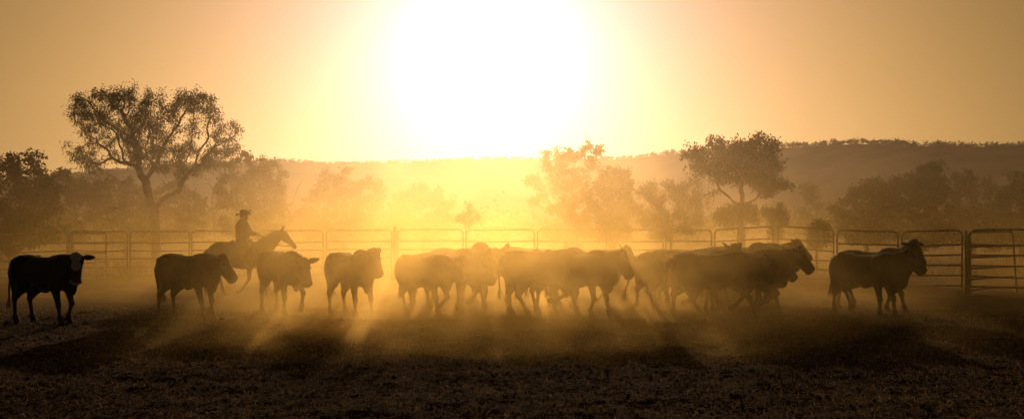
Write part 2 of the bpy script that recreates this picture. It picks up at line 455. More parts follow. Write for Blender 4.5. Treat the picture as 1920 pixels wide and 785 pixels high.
tree('gum_tree', 'tree bleached by the glare just right of the sun', 62, 1062,
     [(1040, 288, 26, 20), (1062, 300, 22, 16), (1098, 286, 32, 22), (1118, 300, 16, 20), (1012, 342, 30, 18), (1055, 335, 40, 26), (1100, 340, 36, 30), (1050, 380, 40, 24), (1095, 385, 36, 28), (1010, 372, 22, 14), (1070, 430, 60, 28)],
     10, n_attr=620, leaves=15000, leaf=(0.17, 0.075), trunk_top=420, hang=.7)
tree('gum_tree', 'dense tree right of the glare-bleached tree', 58, 1150,
     [(1150, 330, 30, 22), (1165, 350, 30, 26), (1135, 365, 32, 32), (1165, 385, 30, 30), (1150, 425, 40, 30)], 12, n_attr=400, leaves=11000, leaf=(0.17, 0.09))
tree('wattle_bush', 'broad brushy wattle left of the broad-leaved tree', 56, 1258,
     [(1250, 362, 44, 26), (1298, 358, 32, 26), (1222, 385, 36, 30), (1280, 390, 50, 34), (1250, 425, 64, 30)], 13, cat='bush', n_attr=380, leaves=12000, leaf=(0.22, 0.03), trunk_top=448, hang=-1.2, base_r=.08)
tree('broadleaf_tree', 'broad-leaved tree with a low side limb, right of the sun', 50, 1392,
     [(1300, 288, 24, 14), (1322, 276, 12, 12), (1325, 310, 28, 18), (1350, 272, 11, 16), (1358, 300, 26, 22), (1395, 278, 30, 20), (1432, 268, 26, 14), (1448, 262, 12, 10), (1425, 300, 32, 26), (1455, 305, 18, 20),
      (1395, 330, 34, 22), (1430, 335, 24, 18), (1470, 344, 20, 9), (1350, 335, 22, 14), (1362, 382, 5, 4), (1418, 384, 5, 4), (1376, 378, 4, 4), (1442, 368, 5, 4), (1340, 360, 6, 5)], 14, trunk_px=[(1392, 440), (1391, 412)], n_attr=760, step=.24, leaves=14500, leaf=(0.12, 0.075), spread=.27, base_r=.15, tip=.011, hang=.2, bend=.3)
tree('round_bush', 'round bush under the broad-leaved tree with the side limb', 47, 1383, [(1368, 405, 26, 18), (1398, 402, 26, 18), (1382, 416, 36, 14)], 15, cat='bush', n_attr=170, leaves=5500, leaf=(0.13, 0.06), trunk_top=455, base_r=.06, group='bushes behind the rails')
tree('round_bush', 'small fan-shaped bush right of the round bush', 46, 1455, [(1455, 408, 26, 15), (1455, 422, 20, 12)], 16, cat='bush', n_attr=130, leaves=3600, leaf=(0.17, 0.035), trunk_top=458, base_r=.05, hang=-1.2, group='bushes behind the rails')
tree('round_bush', 'small dark bush behind the rails left of the pair of cattle', 43, 1532, [(1532, 425, 22, 12), (1540, 440, 20, 14)], 17, cat='bush', n_attr=110, leaves=3200, leaf=(0.13, 0.06), trunk_top=465, base_r=.05, group='bushes behind the rails')
tree('slender_tree', 'thin sparse tree left of the dark trees at right', 74, 1515, [(1512, 352, 16, 16), (1530, 378, 22, 18), (1508, 395, 18, 16)], 18, n_attr=130, leaves=2200, leaf=(0.16, 0.06), base_r=.07)
tree('scrub_tree', 'dark low-spreading tree behind the pair of cattle at right', 56, 1625,
     [(1618, 366, 40, 24), (1600, 395, 36, 26), (1650, 352, 30, 22), (1650, 390, 40, 30), (1630, 432, 70, 30)], 19, n_attr=460, leaves=16500, leaf=(0.17, 0.09), mat='leaf_dark', trunk_top=440, base_r=.12)
tree('scrub_tree', 'tallest dark tree at right with a ragged top', 58, 1725,
     [(1738, 312, 26, 14), (1756, 318, 12, 14), (1725, 335, 44, 22), (1690, 350, 34, 26), (1755, 355, 30, 26), (1720, 385, 58, 34), (1725, 430, 70, 32)], 20, n_attr=540, leaves=19000, leaf=(0.16, 0.08), mat='leaf_dark', trunk_top=435)
tree('scrub_tree', 'dark tree second from the right edge', 66, 1825,
     [(1805, 335, 30, 18), (1835, 355, 36, 24), (1800, 385, 40, 34), (1850, 395, 40, 32), (1830, 435, 70, 30)], 22, n_attr=460, leaves=16000, leaf=(0.18, 0.09), mat='leaf_dark')
tree('scrub_tree', 'dark tree cut off by the right edge', 56, 1915,
     [(1920, 340, 26, 22), (1900, 378, 34, 34), (1940, 385, 40, 40), (1900, 410, 30, 20), (1910, 440, 50, 30)], 23, n_attr=440, leaves=15000, leaf=(0.17, 0.09), mat='leaf_dark')
tree('sapling', 'lone feathery sapling behind the rails below the sun', 42, 873,
     [(874, 388, 10, 18), (862, 408, 14, 12), (885, 405, 14, 14), (874, 418, 22, 10)], 24, cat='sapling', n_attr=110, step=.16, leaves=900, leaf=(0.15, 0.028), spread=.12, trunk_top=425, base_r=.028, tip=.006, hang=-.6, group='saplings behind the rails')
tree('bare_sapling', 'leafless forked sapling left of the rider', 44, 402, [(395, 350, 22, 26), (420, 360, 16, 20), (405, 385, 16, 16)], 25, cat='sapling', n_attr=26, step=.22, leaves=0, trunk_top=418, base_r=.012, tip=.005, bend=.3, group='saplings behind the rails')
tree('bare_sapling', 'leafless leaning stick sapling right of the rider', 50, 540, [(560, 345, 14, 18), (572, 332, 4, 8), (548, 365, 10, 14)], 26, cat='sapling', n_attr=14, step=.25, leaves=0, trunk_top=405, base_r=.035, tip=.010, bend=.15, group='saplings behind the rails')
tree('bare_sapling', 'thin leafless sapling seen above the left gate', 41, 178, [(172, 414, 10, 14), (180, 425, 5, 8)], 27, cat='sapling', n_attr=9, step=.2, leaves=0, trunk_top=440, base_r=.02, tip=.007, bend=.12, group='saplings behind the rails')
tree('bare_sapling', 'thin twiggy sapling seen right of the left gate', 41, 212, [(208, 412, 12, 14), (220, 418, 10, 10)], 28, cat='sapling', n_attr=14, step=.2, leaves=60, leaf=(.12, .03), trunk_top=440, base_r=.02, tip=.007, bend=.12, group='saplings behind the rails')

# dry grass beyond the rails
r = np.random.default_rng(77)
n = 16000
D = r.uniform(39, 75, n); X = r.uniform(-.56, .56, n) * D; Z = zground(X, D)
keep = vnoise(X * .35, D * .35, 61) > -0.1; X, D, Z = X[keep], D[keep], Z[keep]; n = len(X)
P = np.stack([X, D, Z], -1); d = r.normal(0, .3, (n, 3)); d[:, 2] = 1; Lg = r.uniform(.2, .75, n)
s = np.stack([r.uniform(.01, .02, n), np.zeros(n), np.zeros(n)], -1)
V = np.stack([P - s, P + s, P + d * Lg[:, None]], 1).reshape(-1, 3)
tag(link('dry_grass', mesh_np('dry_grass', V, tris=np.arange(3 * n).reshape(-1, 3)), mat=M['straw']), 'dry grass growing beyond the rails', 'grass', kind='stuff')

# ------------------------------------------------------------------ portable steel cattle panels
def sweep(path, ru, rv, ns=8, up=None, closed=False):
    P = [Vector(p) for p in path]; V = []; Fc = []
    for i, p in enumerate(P):
        t = (P[min(i + 1, len(P) - 1)] - P[max(i - 1, 0)]).normalized()
        uu = Vector(up) if up else (Vector((0, 0, 1)) if abs(t.z) < .9 else Vector((1, 0, 0)))
        side = t.cross(uu).normalized(); u2 = side.cross(t).normalized()
        a = ru[i] if hasattr(ru, '__len__') else ru; b = rv[i] if hasattr(rv, '__len__') else rv
        for k_ in range(ns):
            an = 2 * math.pi * k_ / ns
            V.append(p + side * (a * math.cos(an)) + u2 * (b * math.sin(an)))
    for i in range(len(P) - 1):
        for k_ in range(ns):
            k2 = (k_ + 1) % ns
            Fc.append((i * ns + k_, i * ns + k2, (i + 1) * ns + k2, (i + 1) * ns + k_))
    Fc.append(tuple(range(ns - 1, -1, -1))); Fc.append(tuple((len(P) - 1) * ns + k_ for k_ in range(ns)))
    return V, Fc
def merge(parts):
    V = []; Fc = []
    for v, f in parts:
        b = len(V); V += list(v); Fc += [tuple(i + b for i in q_) for q_ in f]
    return V, Fc

GAPS = [0.0, 0.40, 0.69, 0.98, 1.27, 1.56]
def panel(x0, y0, D0, x1, y1, D1, label, name='steel_fence', cat='fence', group='portable steel cattle panels', H=1.80, round_=True, hang=True, lean=0.0, rails=GAPS):
    a = at(x0, y0, D0); b = at(x1, y1, D1)
    L = math.hypot(b.x - a.x, b.y - a.y); rz = math.atan2(b.y - a.y, b.x - a.x)
    za = ground_z(a.x, a.y)
    root = empty(name, (a.x, a.y, za), rz); tag(root, label, cat, group)
    za0, zb0 = a.z - za, b.z - za                      # heights of the two top corners
    e = 0.035; c = (0.16 if round_ else 0.03)
    rr = 0.029
    rb = random.Random(hash_label(label)); root.rotation_euler.x = R(rb.uniform(-1.3, 1.3))     # knocked about by stock
    pts = [(e, 0, -0.02 + (0.0)), (e, 0, za0 - c)]
    for i in range(1, 6):
        t = math.pi / 2 * i / 6
        pts.append((e + c * (1 - math.cos(t)), 0, za0 - c + c * math.sin(t)))
    pts.append((e + c, 0, za0)); 
    for u in (.33, .66): pts.append((e + c + (L - 2 * e - 2 * c) * u, rb.gauss(0, .012), za0 + (zb0 - za0) * u + rb.gauss(-.006, .008)))
    pts.append((L - e - c, 0, zb0))
    for i in range(1, 6):
        t = math.pi / 2 * i / 6
        pts.append((L - e - c + c * math.sin(t), 0, zb0 - c + c * math.cos(t)))
    pts.append((L - e, 0, zb0 - c)); pts.append((L - e + lean, 0, -0.02))
    v, f = sweep(pts, rr, rr, 8, up=(0, 1, 0))
    link('frame', mesh('frame', v, f, True), root, M['steel'])
    for gz in rails[1:]:
        xx = lean * gz / 1.8
        v, f = sweep([(e + .01, 0, za0 - gz), (L / 2, rb.gauss(0, .02), (za0 + zb0) / 2 - gz - 0.008 + rb.gauss(0, .013)), (L - e - .01 + xx, 0, zb0 - gz)], .017, .027, 8, up=(0, 0, 1))
        link('rail', mesh('rail', v, f, True), root, M['steel'])
    for x_, zt in ((e, za0), (L - e, zb0)):
        v, f = sweep([(x_ - .05, 0, -0.012), (x_ + .05, 0, -0.012)], .05, .012, 6, up=(0, 0, 1))
        link('foot_plate', mesh('foot_plate', v, f), root, M['steel'])
    for gz in (0.40, 1.27):
        v, f = sweep([(-.035, -.03, zb0 - gz + .0), (.0, -.045, zb0 - gz), (.05, -.03, zb0 - gz)], .018, .028, 6, up=(0, 0, 1))
        for p in v: p.x += L - .01
        link('hinge_lug', mesh('hinge_lug', v, f), root, M['steel'])
    if hang:                                             # locking pin on its short chain
        v, f = sweep([(.10, -.03, za0 - .42), (.105, -.035, za0 - .50), (.10, -.035, za0 - .58)], .006, .006, 5)
        link('lock_pin', mesh('lock_pin', v, f), root, M['steel'])
    return root

FP = [(-18, 440.5, 39.2, 127, 433.5, 38.0, 'leftmost steel rail panel, behind the white-faced cow'),
      (133, 433.0, 37.9, 240.5, 433.5, 38.0, 'steel panel with the small gate, right of the white-faced cow'),
      (242, 433.5, 38.0, 356.5, 433.0, 37.9, 'steel panel between the gate panel and the rider'),
      (358, 432.5, 37.9, 482, 432.5, 37.8, 'steel panel directly behind the rider'),
      (483.5, 432.5, 37.8, 608, 432.0, 37.7, 'steel panel behind the horse head'),
      (610.5, 431.0, 37.6, 736.5, 430.8, 37.4, 'steel panel left of the tall timber post'),
      (744, 430.2, 37.4, 870, 430.0, 37.2, 'steel panel right of the tall timber post'),
      (872, 431.0, 37.2, 1003.5, 430.0, 37.1, 'steel panel in front of the lone sapling'),
      (1006, 430.2, 37.1, 1139.5, 430.5, 37.2, 'steel panel in front of the glare-bleached tree'),
      (1141, 430.8, 37.2, 1245, 430.8, 37.2, 'narrower steel panel left of the shortest steel panel'),
      (1246.5, 430.8, 37.2, 1336, 430.8, 37.1, 'shortest steel panel, behind the horned steer'),
      (1338, 430.5, 37.1, 1450, 424.2, 35.0, 'steel panel tilting up to the right below the side-limb tree'),
      (1458, 424.2, 34.6, 1565, 428.6, 32.4, 'steel panel sloping down to the right, left of the cattle pair'),
      (1567.5, 432.0, 32.3, 1686, 433.8, 31.2, 'steel panel behind the cattle pair at right'),
      (1688.5, 434.0, 31.2, 1806, 431.5, 30.0, 'steel panel right of the cattle pair'),
      (1817, 431.2, 29.6, 1990, 429.0, 28.0, 'steel panel running out of the right edge')]
for p in FP: panel(*p)
panel(135, 437.5, 37.6, 201, 437.0, 39.6, 'small steel gate swung open behind the white-faced cow', 'yard_gate', 'gate', 'steel yard gates', round_=False, hang=False, rails=[0, .37, .73, 1.06, 1.38, 1.66])
panel(1816, 435.0, 29.4, 1902, 433.5, 30.6, 'leaning steel gate at the right edge', 'yard_gate', 'gate', 'steel yard gates', hang=False, lean=0.16, rails=[0, .40, .70, 1.0, 1.3, 1.60])

def post(x, ytop, D, wpx, label, mat='timber', name='fence_post'):
    p = at(x, ytop, D); r_ = wpx / F * D / 2
    root = empty(name, (p.x, p.y, ground_z(p.x, p.y))); tag(root, label, 'post', 'posts of the yard fence')
    h = p.z - root.location.z
    v, f = sweep([(0, 0, -.05), (.008, 0, h * .3), (-.004, 0, h * .7), (0, 0, h - .06), (0.004, 0, h)], [r_ * 1.08, r_, r_ * .97, r_ * .96, r_ * .75], [r_ * 1.05, r_ * .97, r_, r_ * .93, r_ * .7], 10)
    link('shaft', mesh('shaft', v, f, True), root, M[mat])
    for k_, z in enumerate((h - .42, h - .85, h - 1.3)):
        v, f = sweep([(math.cos(a) * (r_ + .006), math.sin(a) * (r_ + .006), z + .01 * math.sin(a)) for a in np.linspace(0, 2 * math.pi, 13)], .006, .006, 5)
        link('wire_tie', mesh('wire_tie', v, f), root, M['steel'])
post(740.3, 424.5, 37.4, 7.5, 'tall timber post in the middle of the rails')
post(130.2, 436.5, 37.9, 4.6, 'steel gate post at the left gate', 'steel')
post(1811.5, 432.5, 29.75, 5.5, 'thick post between the last two panels at right', 'steel')

# ------------------------------------------------------------------ animal building blocks
def ellipsoid(c, r3, nu=12, nv=8):
    c = Vector(c); V = [c + Vector((0, 0, r3[2]))]; Fc = []
    for i in range(1, nv):
        t = math.pi * i / nv
        for j in range(nu):
            p = 2 * math.pi * j / nu
            V.append(c + Vector((r3[0] * math.sin(t) * math.cos(p), r3[1] * math.sin(t) * math.sin(p), r3[2] * math.cos(t))))
    V.append(c - Vector((0, 0, r3[2])))
    for j in range(nu): Fc.append((0, 1 + j, 1 + (j + 1) % nu))
    for i in range(nv - 2):
        for j in range(nu):
            a = 1 + i * nu + j; b = 1 + i * nu + (j + 1) % nu
            Fc.append((a, a + nu, b + nu, b))
    l = len(V) - 1
    for j in range(nu): Fc.append((l, l - nu + (j + 1) % nu, l - nu + j))
    return V, Fc
def loft(rings):
    n = len(rings[0]); V = [p for rg in rings for p in rg]; Fc = []
    for i in range(len(rings) - 1):
        for k_ in range(n):
            k2 = (k_ + 1) % n
            Fc.append((i * n + k_, i * n + k2, (i + 1) * n + k2, (i + 1) * n + k_))
    a = len(V); V.append(sum((Vector(p) for p in rings[0]), Vector()) / n); V.append(sum((Vector(p) for p in rings[-1]), Vector()) / n)
    for k_ in range(n):
        k2 = (k_ + 1) % n
        Fc.append((a, k2, k_)); Fc.append((a + 1, (len(rings) - 1) * n + k_, (len(rings) - 1) * n + k2))
    return V, Fc
def ringpts(c, side, up, hw, hh, n=14, e=2.3):
    out = []
    for k_ in range(n):
        a = 2 * math.pi * k_ / n; ca, sa = math.cos(a), math.sin(a)
        x = math.copysign(abs(ca) ** (2 / e), ca) * hw; y = math.copysign(abs(sa) ** (2 / e), sa) * hh
        out.append(Vector(c) + side * x + up * y)
    return out
def bodyloft(tab):                      # (x, zbot, ztop, halfwidth[, y])
    rg = []
    for t in tab:
        x, zb, zt, hw = t[:4]; y = t[4] if len(t) > 4 else 0
        rg.append(ringpts((x, y, (zb + zt) / 2), Vector((0, 1, 0)), Vector((0, 0, 1)), hw, (zt - zb) / 2, 16, 2.25))
    return loft(rg)
def limb(pts, rad, side=Vector((0, 1, 0)), n=10):   # pts with (side radius, fore-aft radius)
    rg = []; P = [Vector(p) for p in pts]
    for i, p in enumerate(P):
        t = (P[min(i + 1, len(P) - 1)] - P[max(i - 1, 0)]).normalized()
        f = t.cross(side).normalized(); s = f.cross(t).normalized()
        rg.append(ringpts(p, s, f, rad[i][0], rad[i][1], n, 2.0))
    return loft(rg)
def ik(A, T, l1, l2, fwd):              # in the x-z plane; returns the middle joint
    ax, az = A; tx, tz = T; dx, dz = tx - ax, tz - az; d = math.hypot(dx, dz); m = (l1 + l2) * .998
    if d > m: tx, tz = ax + dx * m / d, az + dz * m / d; dx, dz = tx - ax, tz - az; d = m
    c = max(-1, min(1, (l1 * l1 + d * d - l2 * l2) / (2 * l1 * d))); a = math.acos(c)
    base = math.atan2(dz, dx)
    th = base + a if fwd else base - a
    return (ax + l1 * math.cos(th), az + l1 * math.sin(th)), (tx, tz)

def remeshed(v, f, voxel, smooth=3, fac=0.5):
    me = mesh('tmp', v, f); o = bpy.data.objects.new('tmp', me); col.objects.link(o)
    m = o.modifiers.new('r', 'REMESH'); m.mode = 'VOXEL'; m.voxel_size = voxel; m.use_smooth_shade = True
    s = o.modifiers.new('s', 'SMOOTH'); s.iterations = smooth; s.factor = fac
    dg = bpy.context.evaluated_depsgraph_get(); dg.update()
    out = bpy.data.meshes.new_from_object(o.evaluated_get(dg))
    bpy.data.objects.remove(o); bpy.data.meshes.remove(me)
    V = [vv.co.copy() for vv in out.vertices]; Fc = [tuple(p.vertices) for p in out.polygons]
    bpy.data.meshes.remove(out)
    return V, Fc

def leaf_ear(base, d, up, L, W, curl=0.0):
    d = Vector(d).normalized(); up = Vector(up); side = d.cross(up).normalized(); up = side.cross(d).normalized()
    rg = []
    for t, wv, th in ((0, .35, .030), (.15, .62, .026), (.4, 1.0, .016), (.65, .9, .012), (.85, .55, .009), (1.0, .12, .006)):
        c = Vector(base) + d * (L * t) + up * (curl * t * t)
        rg.append(ringpts(c, side, up, W * .5 * wv, th, 8, 2.0))
    return loft(rg)
def strands(root_pts, n, L, spread, wdt, seed, bias=(0, 0, -1)):
    rr = random.Random(seed); V = []; Fc = []
    for i in range(n):
        p = Vector(rr.choice(root_pts)); d = (Vector(bias) + Vector((rr.gauss(0, spread), rr.gauss(0, spread), rr.gauss(0, spread)))).normalized()
        s = d.cross(Vector((rr.gauss(0, 1), rr.gauss(0, 1), rr.gauss(0, 1)))).normalized() * wdt; l = L * rr.uniform(.5, 1.15)
        b = len(V); q_ = p + d * l * .55 + Vector((rr.gauss(0, .012), rr.gauss(0, .012), 0)); e = p + d * l + Vector((rr.gauss(0, .03), rr.gauss(0, .03), -.02))
        V += [p - s, p + s, q_ + s * .8, q_ - s * .8, e]; Fc += [(b, b + 1, b + 2, b + 3), (b + 3, b + 2, b + 4)]
    return V, Fc


# ---- smooth-union distance field, turned into one continuous body surface
class Field:
    def __init__(self, lo, hi, vox):
        self.lo = np.array(lo, float); self.vox = vox
        n = np.ceil((np.array(hi) - self.lo) / vox).astype(int) + 1
        self.ax = [self.lo[i] + np.arange(n[i]) * vox for i in range(3)]
        self.d = np.full(tuple(n), 0.4)
    def add(self, fn, lo, hi, k=0.05):
        m = k + 0.06; sl = []
        for i in range(3):
            a = int(np.clip(np.searchsorted(self.ax[i], lo[i] - m), 0, len(self.ax[i]))); b = int(np.clip(np.searchsorted(self.ax[i], hi[i] + m), 0, len(self.ax[i])))
            sl.append(slice(a, b))
        if any(q_.stop <= q_.start for q_ in sl): return
        X = self.ax[0][sl[0]][:, None, None]; Y = self.ax[1][sl[1]][None, :, None]; Z = self.ax[2][sl[2]][None, None, :]
        b = fn(X, Y, Z); a = self.d[tuple(sl)]
        h = np.clip(0.5 + 0.5 * (a - b) / k, 0, 1)
        self.d[tuple(sl)] = a * (1 - h) + b * h - k * h * (1 - h)
    def ell(self, c, r, k=0.05, rot=None):
        c = np.array(c, float); r = np.array(r, float); Rm = np.eye(3) if rot is None else np.array(rot, float)
        e = r.max() if rot is not None else r
        def fn(X, Y, Z):
            p = [X - c[0], Y - c[1], Z - c[2]]
            q_ = [p[0] * Rm[i][0] + p[1] * Rm[i][1] + p[2] * Rm[i][2] for i in range(3)]
            k0 = np.sqrt(sum((q_[i] / r[i]) ** 2 for i in range(3))); k1 = np.sqrt(sum((q_[i] / r[i] ** 2) ** 2 for i in range(3)))
            return k0 * (k0 - 1) / (k1 + 1e-9)
        self.add(fn, c - e, c + e, k)
    def cone(self, a, b, ra, rb, k=0.04, sy=1.0):
        a = np.array(a, float); b = np.array(b, float); ab = b - a; L2 = (ab * np.array([1, 1, 1]) ** 2).dot(ab) + 1e-9; m = max(ra, rb)
        def fn(X, Y, Z):
            x, y, z = X - a[0], Y - a[1], Z - a[2]
            t_ = np.clip((x * ab[0] + y * ab[1] + z * ab[2]) / L2, 0, 1)
            return np.sqrt((x - t_ * ab[0]) ** 2 + ((y - t_ * ab[1]) / sy) ** 2 + (z - t_ * ab[2]) ** 2) - (ra + (rb - ra) * t_)
        self.add(fn, np.minimum(a, b) - m, np.maximum(a, b) + m, k)
    def barrel(self, tab, k=0.05):
        T = np.array(tab, float); xs = np.linspace(T[0, 0], T[-1, 0], 60)
        def sm(c):
            v_ = np.interp(xs, T[:, 0], T[:, c]); 
            for _ in range(4): v_ = np.concatenate([[v_[0]], (v_[:-2] + 2 * v_[1:-1] + v_[2:]) / 4, [v_[-1]]])
            return v_
        zb, zt, hw = sm(1), sm(2), sm(3)
        def fn(X, Y, Z):
            xc = np.clip(X, xs[0], xs[-1]); b_ = np.interp(xc, xs, zb); t_ = np.interp(xc, xs, zt); w_ = np.interp(xc, xs, hw)
            hh = (t_ - b_) / 2; u = np.abs(Y) / w_; v_ = np.abs(Z - (t_ + b_) / 2) / hh
            k0 = (u ** 2.3 + v_ ** 2.3) ** (1 / 2.3); g_ = np.sqrt((u / w_) ** 2 + (v_ / hh) ** 2) / (np.sqrt(u * u + v_ * v_) + 1e-6)
            d2 = (k0 - 1) / (g_ + 1e-9); dx = X - xc
            return np.where(dx == 0, d2, np.sqrt(np.maximum(d2, 0) ** 2 + dx ** 2))
        self.add(fn, (T[0, 0], -T[:, 3].max(), T[:, 1].min()), (T[-1, 0], T[:, 3].max(), T[:, 2].max()), k)
    def polygonise(self):
        d = self.d; ins = d < 0
        c = [ins[i:ins.shape[0] - 1 + i, j:ins.shape[1] - 1 + j, l:ins.shape[2] - 1 + l] for i in (0, 1) for j in (0, 1) for l in (0, 1)]
        cnt = sum(q_.astype(np.int8) for q_ in c); act = (cnt > 0) & (cnt < 8)
        ids = np.full(act.shape, -1, np.int64); cells = np.argwhere(act); ids[act] = np.arange(len(cells))
        acc = np.zeros((len(cells), 3)); num = np.zeros(len(cells))
        offs = [(i, j, l) for i in (0, 1) for j in (0, 1) for l in (0, 1)]
        for o1 in offs:
            for ax_ in range(3):
                if o1[ax_]: continue
                o2 = list(o1); o2[ax_] = 1
                v1 = d[tuple((cells + o1).T)]; v2 = d[tuple((cells + o2).T)]; m = (v1 < 0) != (v2 < 0)
                t_ = np.where(m, v1 / (v1 - v2 + 1e-12), 0); p = np.tile(np.array(o1, float), (len(cells), 1)); p[:, ax_] += t_
                acc[m] += p[m]; num[m] += 1
        V = self.lo + (cells + acc / num[:, None]) * self.vox
        Q = []
        for ax_ in range(3):
            a_, b_ = [i for i in range(3) if i != ax_]
            n = list(d.shape); e1 = [slice(1, -1)] * 3; e1[ax_] = slice(0, -1); e2 = [slice(1, -1)] * 3; e2[ax_] = slice(1, None)
            A_ = ins[tuple(e1)]; B_ = ins[tuple(e2)]
            for flip in (False, True):
                m = (A_ & ~B_) if not flip else (~A_ & B_)
                pos = np.argwhere(m) + 1; pos[:, ax_] -= 1
                if not len(pos): continue
                qs = []
                for da, db in ((0, 0), (-1, 0), (-1, -1), (0, -1)):
                    p = pos.copy(); p[:, a_] += da; p[:, b_] += db; qs.append(ids[tuple(p.T)])
                q_ = np.stack(qs, -1)
                if flip != (ax_ == 1): q_ = q_[:, ::-1]
                Q.append(q_)
        return V, np.concatenate(Q)

COATS = {'black': ((0.020, 0.016, 0.013), (0.035, 0.026, 0.02)), 'brown': ((0.055, 0.032, 0.02), (0.085, 0.05, 0.03)), 'red': ((0.10, 0.048, 0.026), (0.15, 0.075, 0.04)), 'grey': ((0.13, 0.115, 0.10), (0.20, 0.175, 0.15))}
for k_, (a, b) in COATS.items():
    M['coat_' + k_] = principled('coat_' + k_, a, 0.75, spec=0.25, noise=(3.2, b, 0.42, 0.62), bump=(60, 0.25, 0.01), sheen=0.10)
def face_coat():
    m = principled('coat_white_face', (0.020, 0.016, 0.013), 0.75, spec=0.25, bump=(60, 0.25, 0.01), sheen=0.10)
    t = m.node_tree; a = t.nodes.new('ShaderNodeAttribute'); a.attribute_name = 'patch'
    mx = t.nodes.new('ShaderNodeMix'); mx.data_type = 'RGBA'
    mx.inputs['A'].default_value = (0.020, 0.016, 0.013, 1); mx.inputs['B'].default_value = (0.55, 0.50, 0.44, 1)
    t.links.new(a.outputs['Fac'], mx.inputs['Factor']); t.links.new(mx.outputs['Result'], t.nodes['Principled BSDF'].inputs['Base Color'])
    return m
M['coat_face'] = face_coat()

